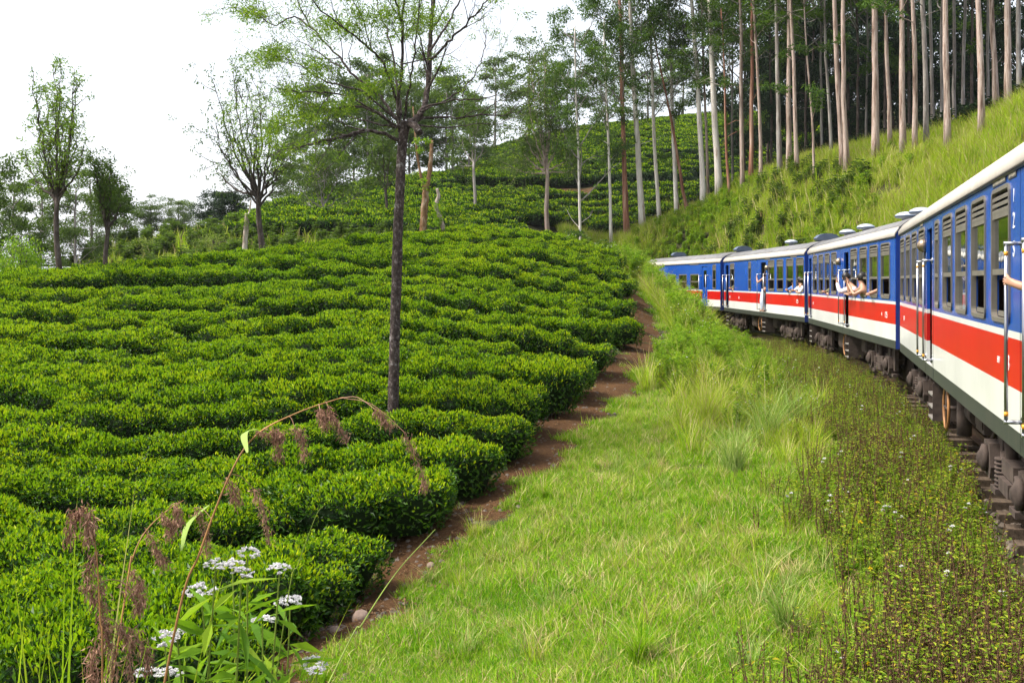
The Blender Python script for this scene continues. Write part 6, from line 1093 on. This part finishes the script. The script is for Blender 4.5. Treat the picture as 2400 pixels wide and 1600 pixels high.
def passenger(parent_coach, s_, label, J, shirt, shirt_j, mat_shirt, X, hair=True, legs=None, mat_legs=None, hands=(), dy=0.0):
    """J: joint name -> (along towards the far end, outwards from the coach side, height above rail); built in coach coordinates and left as a thing of its own"""
    Mw = Matrix.Translation(parent_coach.location) @ Matrix.Rotation(parent_coach.rotation_euler[2], 4, 'Z'); base = Vector((X(s_), HALF_W, 0)); root = empty('person'); root.matrix_world = Mw @ Matrix.Translation(base); tag(root, label, 'person', 'passengers leaning out of the train')
    names = list(J); V = [np.array(J[k][:3], float) for k in names]; Rr = [J[k][3] for k in names]; ix = {k: i for i, k in enumerate(names)}; E = []
    for a, b in (('pelvis', 'chest'), ('chest', 'neck'), ('neck', 'jaw'), ('jaw', 'head'), ('chest', 'shl'), ('shl', 'ell'), ('ell', 'wrl'), ('chest', 'shr'), ('shr', 'elr'), ('elr', 'wrr'), ('pelvis', 'hipl'), ('hipl', 'knl'), ('knl', 'anl'), ('anl', 'tol'), ('pelvis', 'hipr'), ('hipr', 'knr'), ('knr', 'anr'), ('anr', 'tor')):
        if a in ix and b in ix: E.append((ix[a], ix[b]))
    for w, d, sd in hands: hand_chain(V, E, Rr, V[ix[w]], d, sd, ix[w])
    linkobj('body', skin_mesh('body', V, E, Rr, 'skin'), root)
    def garment(nm, chain, mat, grow_):
        vv, ee, rr = [], [], []; m_ = {}
        for ch in chain:
            for k in ch:
                if k not in m_: m_[k] = len(vv); vv.append(J[k][:3]); r_ = J[k][3]; rr.append(tuple(q + grow_ for q in r_) if isinstance(r_, tuple) else r_ + grow_)
            ee += [(m_[a], m_[b]) for a, b in zip(ch[:-1], ch[1:])]
        linkobj(nm, skin_mesh(nm, vv, ee, rr, mat), root)
    garment('shirt', shirt_j, mat_shirt, 0.016)
    if legs: garment('trousers', legs, mat_legs, 0.014)
    h = np.array(J['head'][:3]); j_ = np.array(J['jaw'][:3]); up = unit(h - j_)
    if hair:
        b = MB(); b.lathe([(0.004, 0.132), (0.06, 0.12), (0.098, 0.075), (0.112, 0.02), (0.108, -0.05), (0.09, -0.08)], 14); V_ = b.V[0]; V_[:, 1] -= 0.018; q = Vector((0, 0, 1)).rotation_difference(Vector(up)).to_matrix(); b.V[0] = V_ @ np.array(q).T + h; b.build('hair', M['hair'], root)
    b = MB(); f = unit(np.array((-0.4, 1.0, 0.0)))                         # nose and eyes, turned to the outside
    sd = np.cross(f, up); mid_ = h * 0.6 + j_ * 0.4; nb = MB(); nb.tube([mid_ + f * 0.085 + up * 0.02, mid_ + f * 0.112 - up * 0.015], [0.008, 0.015], 6); nb.build('nose', M['skin'], root)
    for sg in (-1, 1): eb = MB(); c = mid_ + f * 0.085 + up * 0.028 + sd * 0.032 * sg; eb.tube([c, c + f * 0.012], [0.011, 0.007], 6); eb.build('eye', M['hair'], root)
    return root
C_ = 0.09
# c2, nearest window group: head out, striped sleeve
passenger(c2, 9.62, 'dark haired passenger in white striped top leaning out, beside the second coach door', dict(pelvis=(0.0, -0.35, 1.75, (0.16, 0.12)), chest=(0.05, 0.0, 2.18, (0.18, 0.12)), neck=(0.10, 0.12, 2.36, 0.06), jaw=(0.13, 0.17, 2.42, 0.075), head=(0.16, 0.20, 2.53, (0.095, 0.10)), shl=(0.24, 0.06, 2.22, 0.07), ell=(0.44, 0.30, 2.12, 0.052), wrl=(0.56, 0.36, 2.38, 0.034), shr=(-0.16, 0.02, 2.20, 0.07), elr=(-0.20, 0.12, 2.05, 0.05), wrr=(-0.05, 0.20, 2.07, 0.034)), True, [('pelvis', 'chest'), ('chest', 'shl', 'ell', 'wrl'), ('chest', 'shr', 'elr')], 'cloth_stripe', X2, hands=[('wrl', (0.1, 0.0, 1), (1, 0, 0)), ('wrr', (1, 0.1, 0.0), (0, 1, 0))])
passenger(c2, 10.9, 'passenger with bare raised arms and tan top, holding up a camera', dict(pelvis=(-0.05, -0.35, 1.75, (0.16, 0.12)), chest=(-0.05, -0.02, 2.15, (0.17, 0.12)), neck=(-0.02, 0.02, 2.34, 0.058), jaw=(0.0, 0.04, 2.40, 0.072), head=(0.01, 0.04, 2.51, (0.09, 0.10)), shl=(0.10, 0.06, 2.20, 0.062), ell=(0.28, 0.28, 2.08, 0.046), wrl=(0.30, 0.34, 2.36, 0.032), shr=(-0.24, 0.04, 2.18, 0.062), elr=(-0.20, 0.25, 2.07, 0.046), wrr=(0.10, 0.34, 2.34, 0.032)), True, [('pelvis', 'chest'), ('chest', 'shl'), ('chest', 'shr')], 'cloth_tan', X2, hands=[('wrl', (0, 0, 1), (1, 0, 0)), ('wrr', (0.3, 0, 1), (1, 0, 0))])
ph_ = MB(); ph_.box(0.14, 0.30, 0.40, 0.412, 2.42, 2.50); pc = ph_.mesh('phone', M['cloth_dark']); po_ = linkobj('phone', pc); po_.matrix_world = Matrix.Translation(c2.location) @ Matrix.Rotation(c2.rotation_euler[2], 4, 'Z') @ Matrix.Translation((X2(10.9), HALF_W, 0)); tag(po_, 'dark phone held up by the passenger with bare arms', 'phone')
passenger(c2, 12.3, 'passenger resting a bare elbow on the sill, third window of the second coach', dict(pelvis=(-0.1, -0.45, 1.72, (0.16, 0.12)), chest=(-0.1, -0.32, 2.15, (0.17, 0.12)), neck=(-0.08, -0.30, 2.34, 0.058), jaw=(-0.07, -0.28, 2.40, 0.072), head=(-0.07, -0.27, 2.51, (0.09, 0.10)), shl=(0.08, -0.22, 2.22, 0.062), ell=(0.10, 0.10, 2.09, 0.046), wrl=(-0.12, 0.16, 2.10, 0.032), shr=(-0.28, -0.25, 2.2, 0.062), elr=(-0.3, -0.1, 2.02, 0.046), wrr=(-0.15, -0.05, 2.0, 0.032)), True, [('pelvis', 'chest'), ('chest', 'shl'), ('chest', 'shr', 'elr')], 'cloth_dark', X2, hands=[('wrl', (-1, 0.1, 0), (0, 1, 0))])
# c3, standing in the doorway, one hand on the rail
passenger(c3, 8.45, 'passenger in pale clothes standing in the third coach doorway, arm on the handrail', dict(pelvis=(-0.12, -0.14, 2.02, (0.15, 0.11)), chest=(-0.12, -0.16, 2.45, (0.17, 0.11)), neck=(-0.12, -0.15, 2.66, 0.056), jaw=(-0.12, -0.13, 2.73, 0.072), head=(-0.12, -0.12, 2.84, (0.09, 0.10)), shl=(0.06, -0.06, 2.56, 0.06), ell=(0.30, 0.16, 2.36, 0.045), wrl=(0.55, 0.15, 2.58, 0.032), shr=(-0.30, -0.16, 2.54, 0.06), elr=(-0.34, -0.08, 2.28, 0.045), wrr=(-0.38, 0.08, 2.42, 0.032), hipl=(0.09, -0.02, 1.94, 0.09), knl=(0.10, 0.05, 1.55, 0.062), anl=(0.10, 0.0, 1.20, 0.042), tol=(0.11, 0.13, 1.145, 0.034), hipr=(-0.09, -0.02, 1.94, 0.09), knr=(-0.10, 0.03, 1.55, 0.062), anr=(-0.10, -0.06, 1.20, 0.042), tor=(-0.11, 0.07, 1.145, 0.034)), True, [('pelvis', 'chest'), ('chest', 'shl'), ('chest', 'shr')], 'cloth_dark', X3, legs=[('pelvis', 'hipl', 'knl', 'anl'), ('pelvis', 'hipr', 'knr', 'anr')], mat_legs='cloth_pale', hands=[('wrl', (0.1, -0.2, 1), (1, 0, 0)), ('wrr', (0, 0.1, 1), (1, 0, 0))])
def seated(c, X, s_, label, shirt, dyy=-0.22, dz=0.0): passenger(c, s_, label, dict(pelvis=(0.0, dyy - 0.1, 1.70, (0.16, 0.12)), chest=(0.0, dyy, 2.12, (0.18, 0.12)), neck=(0.03, dyy + 0.03, 2.31, 0.058), jaw=(0.05, dyy + 0.05, 2.36, 0.072), head=(0.05, dyy + 0.06, 2.46, (0.088, 0.098)), shl=(0.19, dyy + 0.04, 2.18, 0.066), ell=(0.22, dyy + 0.22, 2.06, 0.048), wrl=(0.02, dyy + 0.34, 2.10, 0.033), shr=(-0.19, dyy, 2.18, 0.066), elr=(-0.24, dyy + 0.15, 1.98, 0.048), wrr=(-0.10, dyy + 0.25, 2.04, 0.033)), True, [('pelvis', 'chest'), ('chest', 'shl', 'ell'), ('chest', 'shr', 'elr')], shirt, X, hands=[('wrl', (-1, 0.2, 0), (0, 1, 0))])
seated(c3, X3, 14.2, 'passenger in white shirt at the window nearest the second coach', 'cloth_white', -0.08); seated(c3, X3, 12.8, 'passenger in dark blue at the second window of the third coach', 'cloth_blue', -0.2); seated(c3, X3, 2.1, 'passenger at the single window beyond the blank blue panel', 'cloth_tan', -0.2); seated(c2, X2, 4.75, 'passenger at the third window left of the second coach door', 'cloth_tan', -0.2)
# c1: only a forearm and a hand on the handrail come into the picture
passenger(c1, 14.42, 'passenger at the nearest doorway, only one hand on the rail in view', dict(pelvis=(-0.1, -0.42, 2.0, (0.15, 0.11)), chest=(-0.08, -0.38, 2.42, (0.17, 0.11)), neck=(-0.06, -0.36, 2.62, 0.056), jaw=(-0.06, -0.34, 2.68, 0.072), head=(-0.05, -0.33, 2.79, (0.09, 0.10)), shl=(0.06, -0.28, 2.50, 0.06), ell=(0.02, -0.04, 2.33, 0.045), wrl=(0.16, 0.14, 2.40, 0.033), shr=(-0.26, -0.38, 2.5, 0.06), elr=(-0.30, -0.34, 2.24, 0.045), wrr=(-0.28, -0.28, 2.02, 0.032), hipl=(-0.02, -0.43, 1.92, 0.09), knl=(-0.02, -0.38, 1.54, 0.062), anl=(-0.02, -0.44, 1.20, 0.042), tol=(-0.02, -0.31, 1.145, 0.034), hipr=(-0.2, -0.43, 1.92, 0.09), knr=(-0.2, -0.38, 1.54, 0.062), anr=(-0.2, -0.44, 1.2, 0.042), tor=(-0.2, -0.31, 1.145, 0.034)), True, [('pelvis', 'chest'), ('chest', 'shl', 'ell'), ('chest', 'shr', 'elr')], 'cloth_white', X1, legs=[('pelvis', 'hipl', 'knl', 'anl'), ('pelvis', 'hipr', 'knr', 'anr')], mat_legs='cloth_dark', hands=[('wrl', (1, -0.1, 0.05), (0, 0.15, -1))])
# ------------------------------------------------------------------ thin mist in the air
m = bpy.data.materials.new('thin mist'); m.use_nodes = True; t = m.node_tree; t.nodes.clear(); o = t.nodes.new('ShaderNodeOutputMaterial'); v = t.nodes.new('ShaderNodeVolumePrincipled')
v.inputs['Color'].default_value = (0.93, 0.96, 1.0, 1); v.inputs['Density'].default_value = 0.00012; v.inputs['Anisotropy'].default_value = 0.2; t.links.new(v.outputs[0], o.inputs['Volume'])
zmin = float(GZ.min()) - 1.5
b = MB(); b.box(-950, 950, -350, 1850, zmin, 60.0); tag(b.build('haze', m), 'thin pale mist filling the valley air', kind='stuff')
